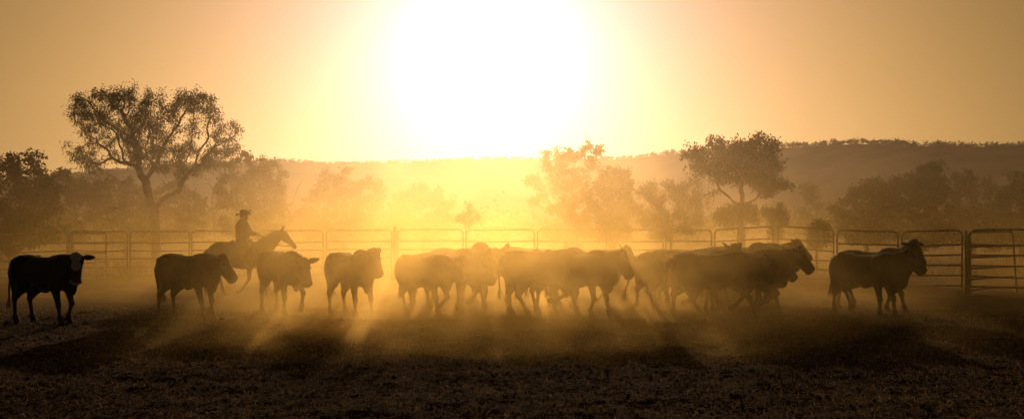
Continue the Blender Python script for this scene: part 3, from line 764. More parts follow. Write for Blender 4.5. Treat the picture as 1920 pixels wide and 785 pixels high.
COW = [(-.83, 1.02, 1.14, .05), (-.79, .86, 1.22, .15), (-.69, .74, 1.27, .215), (-.54, .70, 1.30, .245), (-.40, .68, 1.295, .25), (-.25, .645, 1.265, .265), (-.02, .595, 1.25, .295), (.2, .575, 1.255, .30),
       (.4, .58, 1.285, .265), (.54, .585, 1.30, .235), (.68, .61, 1.26, .20), (.78, .68, 1.16, .155), (.83, .78, 1.04, .08)]
def cow(label, x, D, yaw, legs, coat='brown', k=1.0, poll=(1.0, 0, 1.27), hyaw=0, hpitch=-48, hump=0.0, dew=1.0, sheath=1.0, tail=None, ears=(20, 20), horn=None, tag_ear=None,
        fat=1.0, group='cattle crossing the yard', voxel=0.02, face=False, name='cow', cat='cow', head_k=1.08, earL=0.24, roll=0, ear_back=0.75, bony=0.0):
    """legs: FL, FR, HL, HR as (dx, lift). Body-local: x forward, y left, z up. yaw: 0 = to the photo's right, minus = towards the camera"""
    rs = random.Random(hash_label(label))
    X = (x - 960) / F * D
    root = empty(name, (X, D, ground_z(X, D) - .005), R(yaw)); tag(root, label, cat, group)
    tab = [(a, .9 + (b + (.045 if b < .8 else 0) - .9) * (1 + (fat - 1) * .6), c, d * fat * .92) for a, b, c, d in COW]
    pl = Vector(poll); hk = head_k
    hd = Vector((math.cos(R(hpitch)) * math.cos(R(hyaw)), math.cos(R(hpitch)) * math.sin(R(hyaw)), math.sin(R(hpitch))))
    sd = Vector((0, 0, 1)).cross(hd).normalized(); up = hd.cross(sd).normalized()
    if roll:
        q_ = Quaternion(hd, R(roll)); sd = q_ @ sd; up = q_ @ up
    mz = pl + hd * .52 * hk
    fl = Field((-1.0, min(-.42, pl.y - .25, mz.y - .2), -.04), (max(1.05, pl.x + .3, mz.x + .2), max(.42, pl.y + .25, mz.y + .2), max(1.5, pl.z + .25)), voxel)
    fl.barrel(tab, .02)
    for s in (1, -1):
        fl.ell((-.43, .19 * s * fat, 1.225 + bony), (.10, .065, .055), .09)                 # hook bones
        fl.ell((-.77, .085 * s, 1.15), (.06, .05, .06), .04)                          # pin bones
        fl.ell((.50, .165 * s * fat, .96), (.15, .075, .28), .07)                     # shoulder
        fl.cone((.40, .15 * s * fat, 1.16), (.62, .15 * s, .86), .07, .09, .06)
        fl.ell((-.60, .15 * s * fat, .95), (.19, .10, .28), .07)                      # thigh
    fl.ell((.46, 0, 1.25), (.26, .07, .05), .06)
    if hump: fl.ell((.44, 0, 1.27 + hump * .5), (.20, .085, .05 + hump), .06)
    if sheath: fl.ell((.0, 0, .64), (.15, .035, .04 + .03 * sheath), .05)
    # neck, dewlap
    nk = pl - hd * .02 - up * .085; jw = pl + hd * .10 * hk - up * .11 * hk
    md = Vector((.80, pl.y * .35, (1.14 + nk.z) / 2 - .02)); ml = Vector((.84, pl.y * .4, .52 * (.92 + jw.z)))
    fl.cone((.50, 0, 1.10), md, .17, .135, .08, .85); fl.cone(md, nk, .135, .105, .08, .9)
    fl.cone((.62, 0, .92), ml, .20, .14, .10, .80); fl.cone(ml, jw, .14, .095, .08, .85)
    fl.ell((.70, 0, .77), (.14, .08, .15), .08)
    if dew:
        fl.ell((.70, 0, .66), (.15, .035, .10 + .06 * dew), .06)
        pm_ = ml.lerp(Vector((.66, 0, .8)), .35); fl.ell(pm_ + Vector((.02, 0, -.13)), (.15, .028, .09 + .035 * dew), .06)
    # head
    Rm = np.array([list(hd), list(sd), list(up)])
    fl.cone(pl + hd * .02 - up * .01, pl + hd * .37 * hk - up * .035, .11 * hk, .084 * hk, .05)
    fl.ell(pl + hd * .05 * hk - up * .005, (.11 * hk, .128 * hk, .10 * hk), .04, Rm)               # brow
    fl.cone(pl + hd * .12 * hk - up * .085 * hk, pl + hd * .385 * hk - up * .085 * hk, .10 * hk, .072 * hk, .05)   # jaw
    fl.ell(pl + hd * .415 * hk - up * .055 * hk, (.056 * hk, .10 * hk, .098 * hk), .03, Rm)        # muzzle
    fl.ell(pl - hd * .015 + up * .075, (.065, .065, .055), .04, Rm)                                    # poll
    # legs
    for i, (dx, lift) in enumerate(legs):
        s = 1 if i % 2 == 0 else -1
        if i < 2:
            y0, y1 = .155 * s, .135 * s
            E = (.43 + .22 * dx, .70); Ft = (.455 + dx, .115 + lift)
            Kn, Ft = ik(E, Ft, .335, .255, True)
            S0 = (.50, .86)
        else:
            y0, y1 = .165 * s, .14 * s
            E = (-.40 + .30 * dx, .70); Ft = (-.62 + dx, .115 + lift)
            Kn, Ft = ik(E, Ft, .35, .33, False)
            S0 = (-.53, .93)
        cn = Vector((Ft[0] - Kn[0], 0, Ft[1] - Kn[1])).normalized()
        if lift < .04: pd = Vector((.45, 0, -1)).normalized(); 
        else:
            an = -55 if i < 2 else -35
            pd = Matrix.Rotation(R(-an), 3, 'Y') @ cn
            if i < 2: pd = Matrix.Rotation(R(20), 3, 'Y') @ cn
        f_ = Vector((Ft[0], y1, Ft[1])); pm = f_ + pd * .05; ht = f_ + pd * .085; hb = f_ + pd * .128
        if lift < .04:
            hb.z = 0.004; ht.z = .055
        Kv = Vector((Kn[0], (y0 + y1) / 2, Kn[1])); Ev = Vector((E[0], y0, E[1]))
        if i < 2:
            fl.cone((S0[0], y0 * .9, S0[1]), Ev, .13, .105, .06, .75); fl.cone(Ev, Kv, .092, .050, .04, .85)
            fl.ell(Kv + Vector((.008, 0, 0)), (.053, .048, .058), .03)
        else:
            fl.cone((S0[0], y0 * .8, S0[1]), Ev, .19, .135, .07, .65); fl.cone(Ev, Kv, .118, .048, .05, .75)
            fl.cone(Vector((-.72, y0 * .8, .95)), Kv + Vector((0, 0, .04)), .09, .042, .06, .75)
            fl.ell(Kv + Vector((-.012, 0, .012)), (.055, .046, .06), .03)
        fl.cone(Kv, Kv.lerp(f_, .5), .045, .036, .025, .9); fl.cone(Kv.lerp(f_, .5), f_, .036, .039, .025, .9)
        fl.ell(f_, (.052, .048, .05), .025); fl.cone(f_, ht, .044, .048, .025); fl.cone(ht, hb + (ht - hb) * .35, .055, .060, .02)
    v, f = fl.polygonise(); v = [Vector(p) for p in v]; f = [tuple(int(i_) for i_ in q_) for q_ in f]
    # ears and tail as thin shells of the same body mesh
    extra = []
    for s, lift_ in ((1, ears[0]), (-1, ears[1])):
        if lift_ is None: continue
        d = sd * s * math.cos(R(lift_)) * .9 + up * math.sin(R(lift_)) * .9 - hd * ear_back
        extra.append(leaf_ear(pl + hd * .0 * hk + sd * s * .08 * hk - up * .01, d, up - hd * .3, earL, .14, -.02))
    tl = tail or [(-.80, 0, 1.17), (-.86, 0, 1.08), (-.875, 0, .88), (-.86, .01, .66), (-.85, .015, .50)]
    nT = len(tl)
    extra.append(limb([Vector(p) for p in tl], [(.036 - .022 * i / (nT - 1),) * 2 for i in range(nT)], Vector((0, 1, 0.01)), 8))
    v2, f2 = merge([(v, f)] + extra)
    me = mesh('body', v2, f2, True)
    if face:
        at_ = me.attributes.new('patch', 'FLOAT', 'POINT')
        vals = []
        for p in v2:
            q_ = Vector(p) - pl; s_ = q_.dot(hd); u_ = q_.dot(up); w_ = abs(q_.dot(sd))
            on = 1.0 if (-.06 < s_ < .28 and u_ > .0 and w_ < .085 - .06 * max(0, s_) + .012 * math.sin(s_ * 40)) or (.43 < s_ < .6 and -.12 < u_ < .0 and w_ < .12) else 0.0
            vals.append(on)
        at_.data.foreach_set('value', vals)
    link('body', me, root, M['coat_face'] if face else M['coat_' + coat])
    for s in (1, -1):
        v_, f_ = ellipsoid(pl + hd * .13 * hk + sd * s * .103 * hk + up * .025, (.02, .02, .02), 8, 6)
        link('eye', mesh('eye', v_, f_, True), root, M['eye'])
    te = Vector(tl[-1]); td = (Vector(tl[-1]) - Vector(tl[-2])).normalized()
    pr = [te - td * u for u in (0, .03, .06, .10)]
    v_, f_ = strands(pr, 46, .24, .16, .006, rs.random(), td * .8 + Vector((0, 0, -.25)))
    link('tail_tuft', mesh('tail_tuft', v_, f_), root, M['hair'])
    if horn:
        for s, (L_, o_, u_, cu) in zip((1, -1), horn):
            if not L_: continue
            pts = []
            for i in range(7):
                t = i / 6
                pts.append(pl + sd * s * (.075 + o_ * L_ * math.sin(t * 1.5)) + up * (.035 + u_ * L_ * t * t + .02 * t) + hd * (cu * t * t * L_))
            v_, f_ = sweep(pts, [.026 * (1 - t / 6.6) for t in range(7)], [.026 * (1 - t / 6.6) for t in range(7)], 8, up=tuple(hd))
            link('horn', mesh('horn', v_, f_, True), root, M['horn'])
    if tag_ear:
        s = tag_ear; p = pl + sd * s * .19 - up * .07 - hd * .02
        bm = bmesh.new(); bmesh.ops.create_cube(bm, size=1); 
        for vv in bm.verts:
            vv.co = p + sd * (vv.co.x * .062) + up * (vv.co.z * .085 - .012) + hd * (vv.co.y * .006)
        bmesh.ops.bevel(bm, geom=list(bm.edges), offset=.002, segments=1, affect='EDGES')
        m2 = bpy.data.meshes.new('ear_tag'); bm.to_mesh(m2); bm.free()
        link('ear_tag', m2, root, M['tagm'])
    root.scale = (k, k, k)
    return root
W0 = (0, 0)
# --- single animals at left
cow('black white-faced cow standing at the far left, looking at the camera', 84, 20.15, -27, [(.02, .03), (.12, 0), (.10, 0), (-.02, 0)], face=True, poll=(.93, -.08, 1.255), hyaw=-42, hpitch=-66, tag_ear=1, ear_back=.1,
    ears=(-4, -4), tail=[(-.80, 0, 1.19), (-.90, 0, 1.15), (-.945, 0, 1.0), (-.97, 0, .80), (-1.0, 0, .58), (-.99, 0, .42)], dew=.5, k=1.0, earL=.25)
cow('brown heifer walking left of the horse with its head stretched forward', 352, 21.3, -33, [(.10, 0), (.16, 0), (.04, 0), (-.10, 0)], coat='brown', poll=(1.0, -.02, 1.19), hyaw=20, hpitch=-50, dew=.8, k=1.0,
    ears=(12, 18), fat=.9, tail=[(-.80, 0, 1.17), (-.86, 0, 1.06), (-.87, 0, .85), (-.83, .02, .62), (-.78, .03, .46)], earL=.16)
cow('brown cow with lowered head and outstretched ear, right of the horse', 528, 22.6, -54, [(.22, .10), (-.02, 0), (.06, 0), (-.06, 0)], coat='brown', poll=(.98, .02, 1.09), hyaw=8, hpitch=-62, k=1.03, fat=1.08, ears=(20, 14), earL=.29, dew=1.3, sheath=.6, ear_back=.15)
cow('brown cow with one curled horn, head up, alone mid-left', 657, 22.3, -54, [(.20, .02), (.0, 0), (.10, 0), (-.02, 0)], coat='brown', poll=(.95, 0, 1.30), hyaw=10, hpitch=-60, k=1.03, fat=1.03, horn=[(0, 0, 0, 0), (.19, .35, 1.0, .3)], ears=(30, -25), hump=.03, dew=1.3,
    tail=[(-.80, 0, 1.17), (-.86, 0, 1.05), (-.86, .02, .82), (-.86, .06, .60), (-1.0, .10, .48)], earL=.15)
# --- middle mob
cow('rearmost cow of the middle mob with its rump at the gap', 796, 22.6, -44, [(-.05, .12), (.12, 0), (.02, .02), (.16, 0)], coat='brown', poll=(1.0, .0, 1.16), hyaw=0, hpitch=-55, k=.97, fat=1.06, bony=.03)
cow('humped cow behind the rearmost cow of the middle mob', 838, 23.6, -28, [(.1, .15), (-.1, 0), (.05, 0), (-.15, .08)], coat='red', poll=(1.0, 0, 1.24), k=1.0, fat=.92, hump=.05, ears=(35, 10))
cow('tall humped steer in the left half of the middle mob', 868, 24.4, -30, [(.0, 0), (.15, 0), (.12, 0), (-.05, 0)], coat='grey', poll=(1.02, 0, 1.22), k=1.07, hump=.07, ears=(45, 10))
cow('pale dust-hidden cow in the dip of the middle mob', 925, 25.6, -20, [(.12, .1), (-.1, 0), (.1, 0), (-.1, 0)], coat='grey', poll=(1.05, 0, 1.15), hpitch=-50, k=1.04, voxel=.026)
cow('large brown cow trotting in front of the middle mob', 1016, 22.2, 8, [(-.16, .17), (.22, 0), (.0, 0), (.28, 0)], coat='brown', poll=(1.0, .12, 1.10), hyaw=20, hpitch=-50, k=1.04, fat=1.04, sheath=1.6)
cow('cow with rump to the camera at the centre of the middle mob', 1046, 23.2, 38, [(.1, .05), (-.1, 0), (.12, 0), (-.08, 0)], coat='brown', poll=(1.0, .05, 1.15), k=1.02, fat=1.1, hump=.03, bony=.04)
cow('cow peeping over the backs right of the centre of the middle mob', 1092, 24.6, 4, [(.1, .0), (-.12, .1), (.12, 0), (-.1, .05)], coat='red', poll=(.98, -.08, 1.30), hyaw=-30, hpitch=-50, k=1.02, horn=[(.10, .5, 1.0, 0), (.10, .5, 1.0, 0)])
cow('leading cow of the middle mob with its head held high', 1086, 22.2, -40, [(.18, 0), (-.08, .02), (-.08, .12), (.10, 0)], coat='brown', poll=(1.0, .02, 1.255), hyaw=18, hpitch=-58, k=1.02, fat=1.03, dew=1.5, ears=(50, 30), hump=.02, horn=[(.07, .3, 1.0, 0), (.07, .3, 1.0, 0)], earL=.14)
# --- right mob
cow('rearmost cow of the right mob with its tail swung out', 1256, 23.6, 18, [(.15, 0), (-.1, .1), (-.12, .04), (.16, 0)], coat='red', poll=(1.05, .0, 1.16), k=1.0, fat=.88, bony=.035,
    tail=[(-.80, 0, 1.17), (-.86, 0, 1.05), (-.88, 0, .86), (-.98, 0, .70), (-1.06, 0, .52), (-1.08, 0, .42)])
cow('cow half hidden behind the rearmost cow of the right mob', 1282, 25.0, 6, [(.1, .08), (-.15, 0), (.12, 0), (-.1, 0)], coat='brown', poll=(1.05, 0, 1.2), k=1.04, voxel=.026)
cow('horned steer whose head shows above the biggest cow', 1296, 24.2, -12, [(.1, 0), (-.1, .1), (.12, 0), (-.1, 0)], coat='brown', poll=(.92, -.05, 1.33), hyaw=-50, hpitch=-45, k=1.03, horn=[(.17, .45, .9, -.2), (.17, .45, .9, -.2)], ears=(20, 20), name='steer', cat='steer')
cow('biggest dark cow galloping at the front of the right mob', 1334, 21.2, 3, [(.06, .16), (.40, 0), (-.10, .03), (.42, 0)], coat='black', poll=(1.02, .04, 1.14), hyaw=10, hpitch=-48, k=1.03, fat=1.03, sheath=.5)
cow('cow showing only its back behind the biggest cow', 1385, 25.2, -8, [(.15, 0), (-.1, .12), (.1, 0), (-.15, .05)], coat='red', poll=(1.0, 0, 1.18), k=1.06, hump=.05, voxel=.026)
cow('humped cow at the back of the right mob near the bent rails', 1408, 26.2, -4, [(.12, .05), (-.12, 0), (.1, 0), (-.1, 0)], coat='brown', poll=(1.0, -.04, 1.34), hyaw=-14, hpitch=-45, k=1.08, hump=.03, voxel=.026, ears=(10, 10))
cow('cow between the biggest cow and the leader of the right mob', 1384, 22.8, -18, [(.05, .14), (-.12, .05), (.15, 0), (-.1, 0)], coat='brown', poll=(.98, 0, 1.18), hpitch=-50, k=.94, fat=.9)
cow('leading cow of the right mob with its muzzle pointing right', 1396, 22.4, -14, [(.22, 0), (-.02, .17), (.12, .10), (.0, 0)], coat='brown', poll=(1.04, .02, 1.27), hyaw=6, hpitch=-50, k=1.04, dew=.6, ears=(30, 14), horn=[(.08, .4, .9, .1), (.08, .4, .9, .1)], earL=.17)
# --- pair at the far right
cow('nearer dark cow of the far right pair, one hind hoof lifted', 1622, 21.9, -58, [(.16, .02), (.02, .0), (.14, .10), (-.08, 0)], coat='black', poll=(.95, .10, 1.30), hyaw=40, hpitch=-44, k=1.0, fat=1.05, ears=(10, 10), dew=1.2, bony=.04,
    tail=[(-.80, 0, 1.17), (-.87, 0, 1.05), (-.88, 0, .86), (-.88, 0, .72), (-.92, .02, .56)])
cow('farther dark cow of the far right pair with its head raised', 1634, 23.2, -52, [(.22, 0), (-.02, .03), (.1, .08), (-.1, 0)], coat='black', poll=(.95, .0, 1.42), hyaw=-14, hpitch=-52, k=1.04, ears=(6, 6), hump=.02, earL=.22, ear_back=.15)

# ------------------------------------------------------------------ horse
HD = 28.0
HX = (447 - 960) / F * HD
hz = ground_z(HX, HD)
horse = empty('horse', (HX, HD, hz - .005), R(-6)); tag(horse, 'saddled horse stepping to the right, ridden by the stockman', 'horse')
HT = [(-.80, 1.02, 1.22, .07), (-.76, .90, 1.34, .16), (-.64, .84, 1.42, .235), (-.46, .82, 1.455, .265), (-.2, .78, 1.405, .275), (.05, .73, 1.365, .29), (.28, .72, 1.385, .265), (.44, .75, 1.445, .215), (.58, .80, 1.42, .195), (.72, .88, 1.30, .16), (.79, .98, 1.18, .08)]
parts = [bodyloft(HT)]
for s in (1, -1):
    parts.append(ellipsoid((-.55, .14 * s, 1.05), (.22, .13, .32))); parts.append(ellipsoid((.52, .12 * s, 1.08), (.17, .12, .28)))
hpl = Vector((1.16, 0, 1.72)); hhd = Vector((.70, .0, -.715)).normalized()
a, b, c = Vector((.50, 0, 1.13)), Vector((.86, 0, 1.42)), hpl + Vector((-.02, 0, -.07))
rg = []
for i in range(7):
    t = i / 6; p = a * (1 - t) ** 2 + b * 2 * t * (1 - t) + c * t * t
    tn = ((b - a) * (1 - t) + (c - b) * t).normalized(); sd = Vector((0, 0, 1)).cross(tn).normalized(); up = tn.cross(sd)
    rg.append(ringpts(p, sd, up, .17 * (1 - t) + .07 * t, .30 * (1 - t) + .115 * t, 14, 2.1))
parts.append(loft(rg))
hsd = Vector((0, 0, 1)).cross(hhd).normalized(); hup = hhd.cross(hsd).normalized()
rg = []
for s_, hw, hh, o_ in ((-.05, .04, .05, .0), (0, .075, .09, -.01), (.10, .092, .125, -.035), (.2, .088, .12, -.04), (.32, .065, .085, -.03), (.44, .052, .065, -.025), (.52, .055, .062, -.025), (.57, .052, .055, -.03), (.595, .03, .03, -.03)):
    rg.append(ringpts(hpl + hhd * s_ + hup * o_, hsd, hup, hw, hh, 14, 2.2))
parts.append(loft(rg))
for i, (dx, lift) in enumerate([(.34, .03), (-.34, .05), (.16, 0), (-.24, .03)]):
    s = 1 if i % 2 == 0 else -1
    if i < 2:
        y0, y1 = .14 * s, .12 * s; E = (.45 + .25 * dx, .88); Ft = (.47 + dx, .14 + lift); Kn, Ft = ik(E, Ft, .42, .34, True); S0 = (.52, 1.05)
    else:
        y0, y1 = .15 * s, .12 * s; E = (-.36 + .3 * dx, .92); Ft = (-.62 + dx, .14 + lift); Kn, Ft = ik(E, Ft, .46, .42, False); S0 = (-.52, 1.12)
    f_ = Vector((Ft[0], y1, Ft[1])); cn = Vector((Ft[0] - Kn[0], 0, Ft[1] - Kn[1])).normalized()
    pd = Vector((.5, 0, -1)).normalized() if lift < .04 else (Matrix.Rotation(R(25), 3, 'Y') @ cn)
    pm = f_ + pd * .06; ht = f_ + pd * .1; hb = f_ + pd * .155
    if lift < .01: hb.z = .004; ht.z = .06
    Kv = Vector((Kn[0], (y0 + y1) / 2, Kn[1])); Ev = Vector((E[0], y0, E[1]))
    pts = [Vector((S0[0], y0 * .75, S0[1])), Ev, Ev.lerp(Kv, .5), Kv, Kv.lerp(f_, .5), f_, pm, ht, hb]
    rad = [(.10, .15), (.075, .10), (.055, .065), (.046, .05), (.031, .036), (.037, .042), (.031, .036), (.046, .053), (.058, .068)] if i < 2 else \
          [(.13, .23), (.10, .15), (.055, .08), (.042, .06), (.033, .042), (.038, .043), (.032, .037), (.046, .053), (.056, .066)]
    parts.append(limb(pts, rad))
v, f = remeshed(*merge(parts), .019, 4)
ex = [leaf_ear(hpl + hsd * s * .045 + hup * .02 - hhd * .0, hup * .9 - hhd * .45 + hsd * s * .12, hhd + hup * .3, .16, .07) for s in (1, -1)]
v, f = merge([(v, f)] + ex)
link('body', mesh('body', v, f, True), horse, M['coat_brown'])
for s in (1, -1):
    vv, ff = ellipsoid(hpl + hhd * .17 + hsd * s * .085 + hup * .02, (.02, .02, .02), 8, 6); link('eye', mesh('eye', vv, ff, True), horse, M['eye'])
rp = []
for i in range(24):
    t = .35 + .65 * i / 23; p = a * (1 - t) ** 2 + b * 2 * t * (1 - t) + c * t * t
    tn = ((b - a) * (1 - t) + (c - b) * t).normalized(); up = tn.cross(Vector((0, 0, 1)).cross(tn).normalized())
    rp.append(p + up * (.28 * (1 - t) + .11 * t))
vv, ff = strands(rp, 240, .15, .45, .006, 5, (-.35, -.5, .05)); link('mane', mesh('mane', vv, ff), horse, M['hair'])
tp = [Vector((-.79, 0, 1.24)), Vector((-.88, 0, 1.16)), Vector((-.93, 0, 1.0)), Vector((-.95, 0, .8))]
vv, ff = merge([limb(tp, [(.05, .05), (.055, .06), (.06, .07), (.04, .05)]), strands(tp[1:] + [Vector((-.92, .03, 1.05)), Vector((-.92, -.03, 1.05))], 200, .5, .13, .008, 6, (-.06, 0, -1))])
link('tail', mesh('tail', vv, ff), horse, M['hair'])
# saddle
rg = []
for x_, zt, hw, dr in ((-.20, 1.475, .13, .12), (-.14, 1.495, .20, .20), (-.02, 1.455, .235, .28), (.12, 1.44, .245, .34), (.24, 1.47, .23, .34), (.32, 1.52, .17, .22), (.36, 1.53, .08, .12)):
    pts = []
    for k_ in range(13):
        an = math.pi * k_ / 12
        pts.append(Vector((x_, math.cos(an) * hw, zt - dr + dr * math.sin(an) ** .7)))
    for k_ in range(12, -1, -1):
        an = math.pi * k_ / 12
        pts.append(Vector((x_, math.cos(an) * (hw - .03), zt - .05 - dr + dr * math.sin(an) ** .7)))
    rg.append(pts)
vv, ff = loft(rg); sad = link('saddle', mesh('saddle', vv, ff, True), horse, M['leather'])
rg = []
for x_, zt, hw in ((-.34, 1.445, .25), (-.1, 1.425, .275), (.2, 1.425, .285), (.40, 1.465, .235)):
    pts = [Vector((x_, math.cos(math.pi * k_ / 14) * (hw + .02), zt - .46 + .46 * math.sin(math.pi * k_ / 14) ** .55)) for k_ in range(15)]
    pts += [Vector((x_, math.cos(math.pi * k_ / 14) * (hw - .015), zt - .02 - .44 + .43 * math.sin(math.pi * k_ / 14) ** .55)) for k_ in range(14, -1, -1)]
    rg.append(pts)
vv, ff = loft(rg); link('saddle_cloth', mesh('saddle_cloth', vv, ff, True), horse, M['saddle_cloth'])
vv, ff = sweep([(.28, .31 * math.cos(t), 1.06 + .36 * math.sin(t)) for t in np.linspace(math.pi, 2 * math.pi, 13)], .035, .006, 6, up=(1, 0, 0)); link('girth', mesh('girth', vv, ff), horse, M['leather'])
for s in (1, -1):
    vv, ff = sweep([(.14, .27 * s, 1.25), (.18, .325 * s, 1.08), (.22, .34 * s, .86)], .018, .006, 6); st = link('stirrup_leather', mesh('stirrup_leather', vv, ff), sad, M['leather'])
    vv, ff = sweep([(.22, (.34 + .055 * math.cos(t)) * s, .79 + .07 * math.sin(t)) for t in np.linspace(0, 2 * math.pi, 13)], .008, .008, 6, up=(1, 0, 0)); link('stirrup_iron', mesh('stirrup_iron', vv, ff), sad, M['steel'])
# bridle and reins
def hloop(s_, hw, hh, o_, tilt=0):
    return [tuple(hpl + hhd * (s_ + tilt * math.sin(t)) + hup * (o_ + hh * math.sin(t)) + hsd * (hw * math.cos(t))) for t in np.linspace(0, 2 * math.pi, 17)]
vv, ff = merge([sweep(hloop(.40, .066, .082, -.027), .009, .009, 5), sweep(hloop(.06, .10, .122, -.022, .06), .009, .009, 5)] +
               [sweep([tuple(hpl + hhd * .05 + hsd * s * .105), tuple(hpl + hhd * .22 + hsd * s * .095 - hup * .02), tuple(hpl + hhd * .46 + hsd * s * .066 - hup * .05)], .009, .009, 5) for s in (1, -1)])
br = link('bridle', mesh('bridle', vv, ff, True), horse, M['leather'])
for s in (1, -1):
    vv, ff = sweep([tuple(hpl + hhd * .47 + hsd * s * .07 - hup * (.06 + .03 * math.sin(t)) + hhd * .03 * math.cos(t)) for t in np.linspace(0, 2 * math.pi, 11)], .006, .006, 5); link('bit_ring', mesh('bit_ring', vv, ff), br, M['steel'])
bit = hpl + hhd * .47 - hup * .07
HAND = Vector((.60, 0, 1.615))
for s in (1, -1):
    p0 = bit + hsd * s * .07; p1 = HAND + Vector((.01, .035 * s, 0))
    pts = []
    for i in range(12):
        t = i / 11; p = p0.lerp(p1, t); p.z -= .11 * math.sin(math.pi * t) * (1 if s > 0 else .75); p.y += .17 * s * math.sin(math.pi * t)
        pts.append(tuple(p))
    vv, ff = sweep(pts, .008, .011, 5); link('rein', mesh('rein', vv, ff), br, M['leather'])
vv, ff = sweep([tuple(bit + Vector((0, 0, -.0))), tuple(bit + Vector((.015, 0, -.08))), tuple(bit + Vector((.03, 0, -.15)))], .008, .008, 5); link('lead_strap', mesh('lead_strap', vv, ff), br, M['leather'])

# ------------------------------------------------------------------ rider
rider = empty('person', (HX, HD, hz - .005), R(-6)); tag(rider, 'person in a brimmed hat riding the horse, reins in hand', 'person')
pel = Vector((.12, 0, 1.53))
def circ(c, hw, hd_, n=14, e=2.2): return ringpts(c, Vector((0, 1, 0)), Vector((1, 0, 0)), hw, hd_, n, e)
trunk = [circ((.10, 0, 1.44), .17, .15), circ((.11, 0, 1.52), .185, .16), circ((.125, 0, 1.62), .21, .195), circ((.13, 0, 1.72), .215, .195), circ((.12, 0, 1.82), .225, .185), circ((.105, 0, 1.91), .225, .16), circ((.11, 0, 1.975), .17, .11), circ((.115, 0, 2.015), .09, .075), circ((.125, 0, 2.04), .055, .058)]
def arm(s, g=1.0):
    sh = Vector((.11, .195 * s, 1.935)); el = Vector((.24, .255 * s, 1.69)); wr = Vector((.52, .10 * s, 1.625))
    return sh, el, wr
shirt = [loft(trunk)]; skin = []
for s in (1, -1):
    sh, el, wr = arm(s)
    shirt.append(limb([sh + Vector((0, -.05 * s, .015)), sh, sh.lerp(el, .5), el, el.lerp(wr, .45), wr.lerp(el, .06)], [(.07, .07), (.082, .082), (.068, .068), (.058, .058), (.05, .05), (.04, .042)]))
    skin.append(limb([sh, sh.lerp(el, .5), el, el.lerp(wr, .4), wr, wr + (wr - el).normalized() * .03], [(.05, .05), (.045, .045), (.038, .038), (.036, .036), (.026, .028), (.026, .03)]))
    # palm and curled fingers round the reins
    hdv = (HAND + Vector((0, .03 * s, 0)) - wr).normalized(); inn = Vector((0, -s, 0)); dn = Vector((0, 0, -1))
    skin.append(limb([wr, wr + hdv * .03, wr + hdv * .075], [(.018, .032), (.021, .040), (.018, .038)]))
    for i in range(4):
        b0 = wr + hdv * .072 + Vector((0, 0, .028 - .019 * i)); l_ = (.032, .036, .034, .027)[i]
        skin.append(limb([b0 - hdv * .02, b0 + hdv * l_ * .6 + inn * .006, b0 + hdv * l_ * .7 + inn * .03, b0 + hdv * .004 + inn * .038], [(.0095, .0095), (.009, .009), (.0085, .0085), (.0075, .0075)], Vector((0, 0, 1)), 6))
    skin.append(limb([wr + hdv * .02 + Vector((0, 0, .03)), wr + hdv * .05 + Vector((0, 0, .048)) + inn * .012, wr + hdv * .08 + Vector((0, 0, .044)) + inn * .026], [(.012, .012), (.0105, .0105), (.009, .009)], Vector((0, 1, 0)), 6))
v, f = remeshed(*merge(shirt), .014, 4)
link('shirt', mesh('shirt', v, f, True), rider, M['shirt'])
# head, neck and body core
hc = Vector((.15, 0, 2.125))
skin.append(loft([circ((.115, 0, 1.5), .13, .11), circ((.125, 0, 1.75), .14, .11), circ((.115, 0, 1.92), .15, .09), circ((.12, 0, 2.0), .06, .06), circ((.13, 0, 2.06), .052, .058)]))
hr = []
for z, hw, hd_, ox in ((-.125, .03, .035, .045), (-.105, .05, .065, .03), (-.06, .064, .088, .008), (-.01, .072, .097, 0), (.04, .075, .099, -.004), (.09, .066, .088, -.008), (.12, .035, .05, -.008)):
    hr.append(circ(hc + Vector((ox, 0, z)), hw, hd_))
skin.append(loft(hr))
skin.append(limb([hc + Vector((.085, 0, .03)), hc + Vector((.11, 0, -.015)), hc + Vector((.095, 0, -.035))], [(.01, .01), (.016, .014), (.013, .012)], n=6))   # nose
skin.append(ellipsoid(hc + Vector((.085, 0, -.065)), (.012, .024, .008))); skin.append(ellipsoid(hc + Vector((.075, 0, -.10)), (.022, .025, .018)))
for s in (1, -1): skin.append(ellipsoid(hc + Vector((-.005, .077 * s, -.01)), (.02, .01, .033)))
v, f = remeshed(*merge(skin), .009, 2)
link('body', mesh('body', v, f, True), rider, M['skin'])
for s in (1, -1):
    v, f = ellipsoid(hc + Vector((.088, .032 * s, .012)), (.009, .012, .008), 8, 6); link('eye', mesh('eye', v, f, True), rider, M['eye'])
v, f = loft([circ(hc + Vector((-.02, 0, z)), hw, hd_) for z, hw, hd_ in ((-.07, .05, .07), (-.03, .074, .085), (.03, .08, .092), (.08, .076, .09))]); link('hair', mesh('hair', v, f, True), rider, M['hair'])
# trousers and boots
tr = [loft([circ((.09, 0, 1.42), .16, .15), circ((.10, 0, 1.50), .185, .165), circ((.115, 0, 1.57), .18, .16), circ((.12, 0, 1.60), .165, .15)])]
bo = []
for s in (1, -1):
    hp, kn, an_ = Vector((.12, .13 * s, 1.48)), Vector((.42, .335 * s, 1.25)), Vector((.24, .365 * s, .86))
    tr.append(limb([hp, hp.lerp(kn, .5), kn, kn.lerp(an_, .4), kn.lerp(an_, .85)], [(.10, .11), (.088, .092), (.068, .072), (.06, .066), (.055, .058)]))
    bo.append(limb([an_ + Vector((-.0, 0, .10)), an_, an_ + Vector((.02, 0, -.06)), an_ + Vector((.11, 0, -.085)), an_ + Vector((.19, .0, -.09))], [(.048, .05), (.042, .048), (.042, .05), (.042, .034), (.022, .02)]))
    bo.append(ellipsoid(an_ + Vector((-.025, 0, -.075)), (.045, .04, .035)))
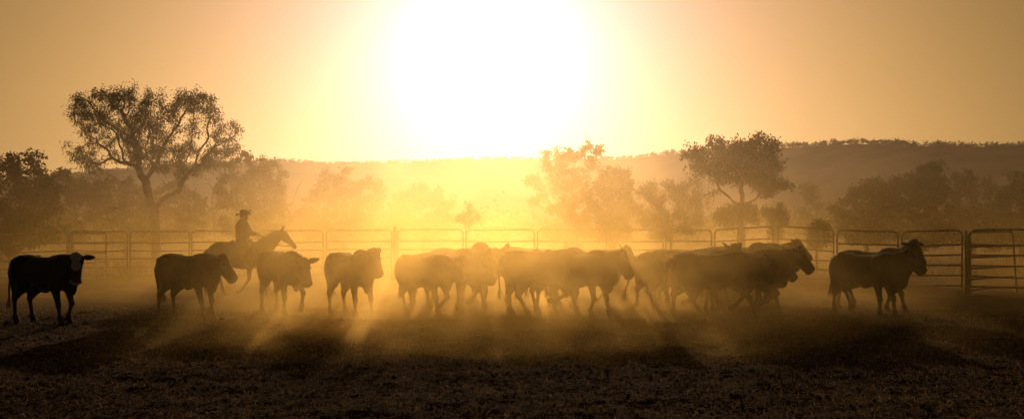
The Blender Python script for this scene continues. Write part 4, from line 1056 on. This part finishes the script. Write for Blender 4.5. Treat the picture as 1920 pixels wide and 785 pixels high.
v, f = remeshed(*merge(tr), .014, 4); link('trousers', mesh('trousers', v, f, True), rider, M['denim'])
for s_, b2 in ((1, bo[:2]), (-1, bo[2:])):
    v, f = remeshed(*merge(b2), .01, 2); link('boot', mesh('boot', v, f, True), rider, M['boot'])
# hat with a battered brim
hb = hc + Vector((-.012, 0, .055))
crown = loft([ringpts(hb + Vector((ox, 0, z)), Vector((0, 1, 0)), Vector((1, 0, 0)), hw, hl, 18, 2.2) for z, hw, hl, ox in ((-.01, .083, .102, 0), (.04, .082, .100, 0), (.085, .074, .088, .003), (.108, .05, .062, .006), (.10, .02, .03, .006))])
rg = []
for rr_, z0, th in ((.95, .0, 0), (1.35, -.012, 0), (1.7, -.018, 0), (2.02, -.012, 0)):
    rg.append([hb + Vector((math.cos(2 * math.pi * k_ / 28) * .102 * (rr_ if math.cos(2 * math.pi * k_ / 28) < 0 else rr_ * .97), math.sin(2 * math.pi * k_ / 28) * .085 * rr_,
               z0 + (.05 * (rr_ - .95) * abs(math.sin(2 * math.pi * k_ / 28)) ** 2 - .03 * (rr_ - .95) * (math.cos(2 * math.pi * k_ / 28) < 0) + .022 * (rr_ - .95) * math.sin(5.3 * k_)))) for k_ in range(28)])
top = [[p + Vector((0, 0, .006)) for p in q_] for q_ in rg]
brim = loft(rg + top[::-1])
v, f = merge([crown]); hat = link('hat', mesh('hat', v, f, True), rider, M['felt'])
v, f = brim; link('brim', mesh('brim', v, f, True), hat, M['felt'])
v, f = strands([tuple(hb + Vector((.075 + .03 * i, .04 * j, .055))) for i in range(4) for j in (-1, 0, 1)], 26, .07, .5, .008, 9, (.5, 0, .6)); link('feather_trim', mesh('feather_trim', v, f), hat, M['felt'])

# ------------------------------------------------------------------ haze and dust
def box_mesh(name, x0, x1, y0, y1, z0, z1):
    v = [(x, y, z) for x in (x0, x1) for y in (y0, y1) for z in (z0, z1)]
    return mesh(name, v, [(0, 1, 3, 2), (4, 6, 7, 5), (0, 4, 5, 1), (2, 3, 7, 6), (0, 2, 6, 4), (1, 5, 7, 3)])
hm = bpy.data.materials.new('haze'); hm.use_nodes = True
t = hm.node_tree; t.nodes.clear()
pv = t.nodes.new('ShaderNodeVolumePrincipled'); pv.inputs['Color'].default_value = (0.95, 0.87, 0.76, 1); pv.inputs['Density'].default_value = 0.000135; pv.inputs['Anisotropy'].default_value = 0.855
ou = t.nodes.new('ShaderNodeOutputMaterial'); t.links.new(pv.outputs[0], ou.inputs['Volume'])
tag(link('haze', box_mesh('haze', -1400, 1400, -80, 1300, -4, 75), mat=hm), 'golden evening haze filling the air over the plain', 'haze', kind='stuff')


def dust_volume(name, label, box, near, rate):
    global nt
    dm = bpy.data.materials.new(name); dm.use_nodes = True
    nt = dm.node_tree; nt.nodes.clear()
    tcn = N('ShaderNodeTexCoord'); sep = N('ShaderNodeSeparateXYZ'); LK(tcn.outputs['Object'], sep.inputs[0])
    X_, Y_, Z_ = sep.outputs
    def smooth(v, a, b, lo=0.0, hi=1.0):
        n = N('ShaderNodeMapRange', interpolation_type='SMOOTHSTEP'); LK(v, n.inputs['Value'])
        for k_, x in zip(('From Min', 'From Max', 'To Min', 'To Max'), (a, b, lo, hi)): n.inputs[k_].default_value = x
        return n.outputs['Result']
    def noise(scale, stretch, detail=3, off=(0, 0, 0)):
        mp = N('ShaderNodeMapping'); mp.inputs['Scale'].default_value = stretch; mp.inputs['Location'].default_value = off; LK(tcn.outputs['Object'], mp.inputs['Vector'])
        n = N('ShaderNodeTexNoise'); n.inputs['Scale'].default_value = scale; n.inputs['Detail'].default_value = detail; n.inputs['Roughness'].default_value = .55; LK(mp.outputs[0], n.inputs['Vector'])
        return n.outputs['Fac']
    def mul(*a):
        o = a[0]
        for b in a[1:]: o = mth('MULTIPLY', o, b)
        return o
    zexp = lambda h: mth('EXPONENT', mth('MULTIPLY', mth('MAXIMUM', Z_, 0.0), -1.0 / h))
    n1 = noise(.30, (1, .6, 1.4), 3)
    # dust hanging over the yard and beyond the rails
    cen = mth('ADD', smooth(X_, -16, -3), smooth(X_, 17, 4)); cen = smooth(cen, 1.0, 2.0, .5, .60)
    bank = mul(zexp(4.0), smooth(Y_, 27, 41, .45, 1.25), smooth(Y_, 19, 27), smooth(n1, .34, .64, .25, 1.3), .016, cen, smooth(X_, 8, 20, 1.0, .5))
    if near:
        bank = mul(bank, smooth(Z_, 5.5, 3.0))
        n2 = noise(.85, (1, .7, 1.5), 4, (7, 3, 1))
        # dust filling the yard between the mob and the rails
        yard = mul(zexp(1.7), smooth(X_, -15, -8, .55, 1.0), smooth(Y_, 20.5, 24), smooth(Y_, 40, 34), smooth(n1, .34, .62, .22, 1.4), .0245,
                   mth('ADD', smooth(X_, -4.5, -1.5, 1.35, .40), smooth(X_, 1, 5, 0, .36)))
        # dust kicked up round the hooves
        kick = mul(zexp(.45), smooth(Y_, 13.0, 18.5), smooth(Y_, 36, 25), smooth(n2, .42, .60), .20, smooth(X_, -7.0, -3.4), smooth(X_, 8, 2.5, .22, 1))
        # finer veil drifting in front of the middle of the mob
        veil = mul(zexp(1.5), smooth(Y_, 13, 20.5), smooth(Y_, 28.5, 22.5), smooth(n1, .35, .62, .35, 1.0), .23,
                   smooth(X_, -6.6, -1.0), smooth(X_, 5.0, -.2, .05, 1), smooth(n2, .34, .64, .45, 1.45))
        dens = mth('ADD', mth('ADD', bank, kick), mth('ADD', veil, yard))
    else:
        dens = mul(bank, smooth(Z_, 11.5, 6), smooth(Y_, 94, 60))
    vsn = N('ShaderNodeVolumePrincipled'); vsn.inputs['Anisotropy'].default_value = 0.79
    LK(dens, vsn.inputs['Density'])
    dcol = N('ShaderNodeMix', data_type='RGBA'); dcol.inputs['A'].default_value = (0.97, 0.74, 0.25, 1); dcol.inputs['B'].default_value = (0.96, 0.82, 0.52, 1)   # dust tinted paler aloft, standing in for the sun's bleaching glare
    LK(smooth(Z_, 1.2, 4.5), dcol.inputs['Factor']); LK(dcol.outputs['Result'], vsn.inputs['Color'])
    ou = N('ShaderNodeOutputMaterial'); LK(vsn.outputs[0], ou.inputs['Volume'])
    try: dm.cycles.volume_step_rate = rate
    except Exception: pass
    tag(link(name, box_mesh(name, *box), mat=dm), label, 'dust', kind='stuff')

dust_volume('yard_dust', 'golden dust raised by the cattle in the yard', (-20, 20, 12.6, 40, -.6, 5.6), True, 0.9)
dust_volume('drifting_dust', 'dust drifting among the trees beyond the rails, tinted paler aloft as sun glare', (-44, 44, 40.01, 95, -.6, 12), False, 1.0)
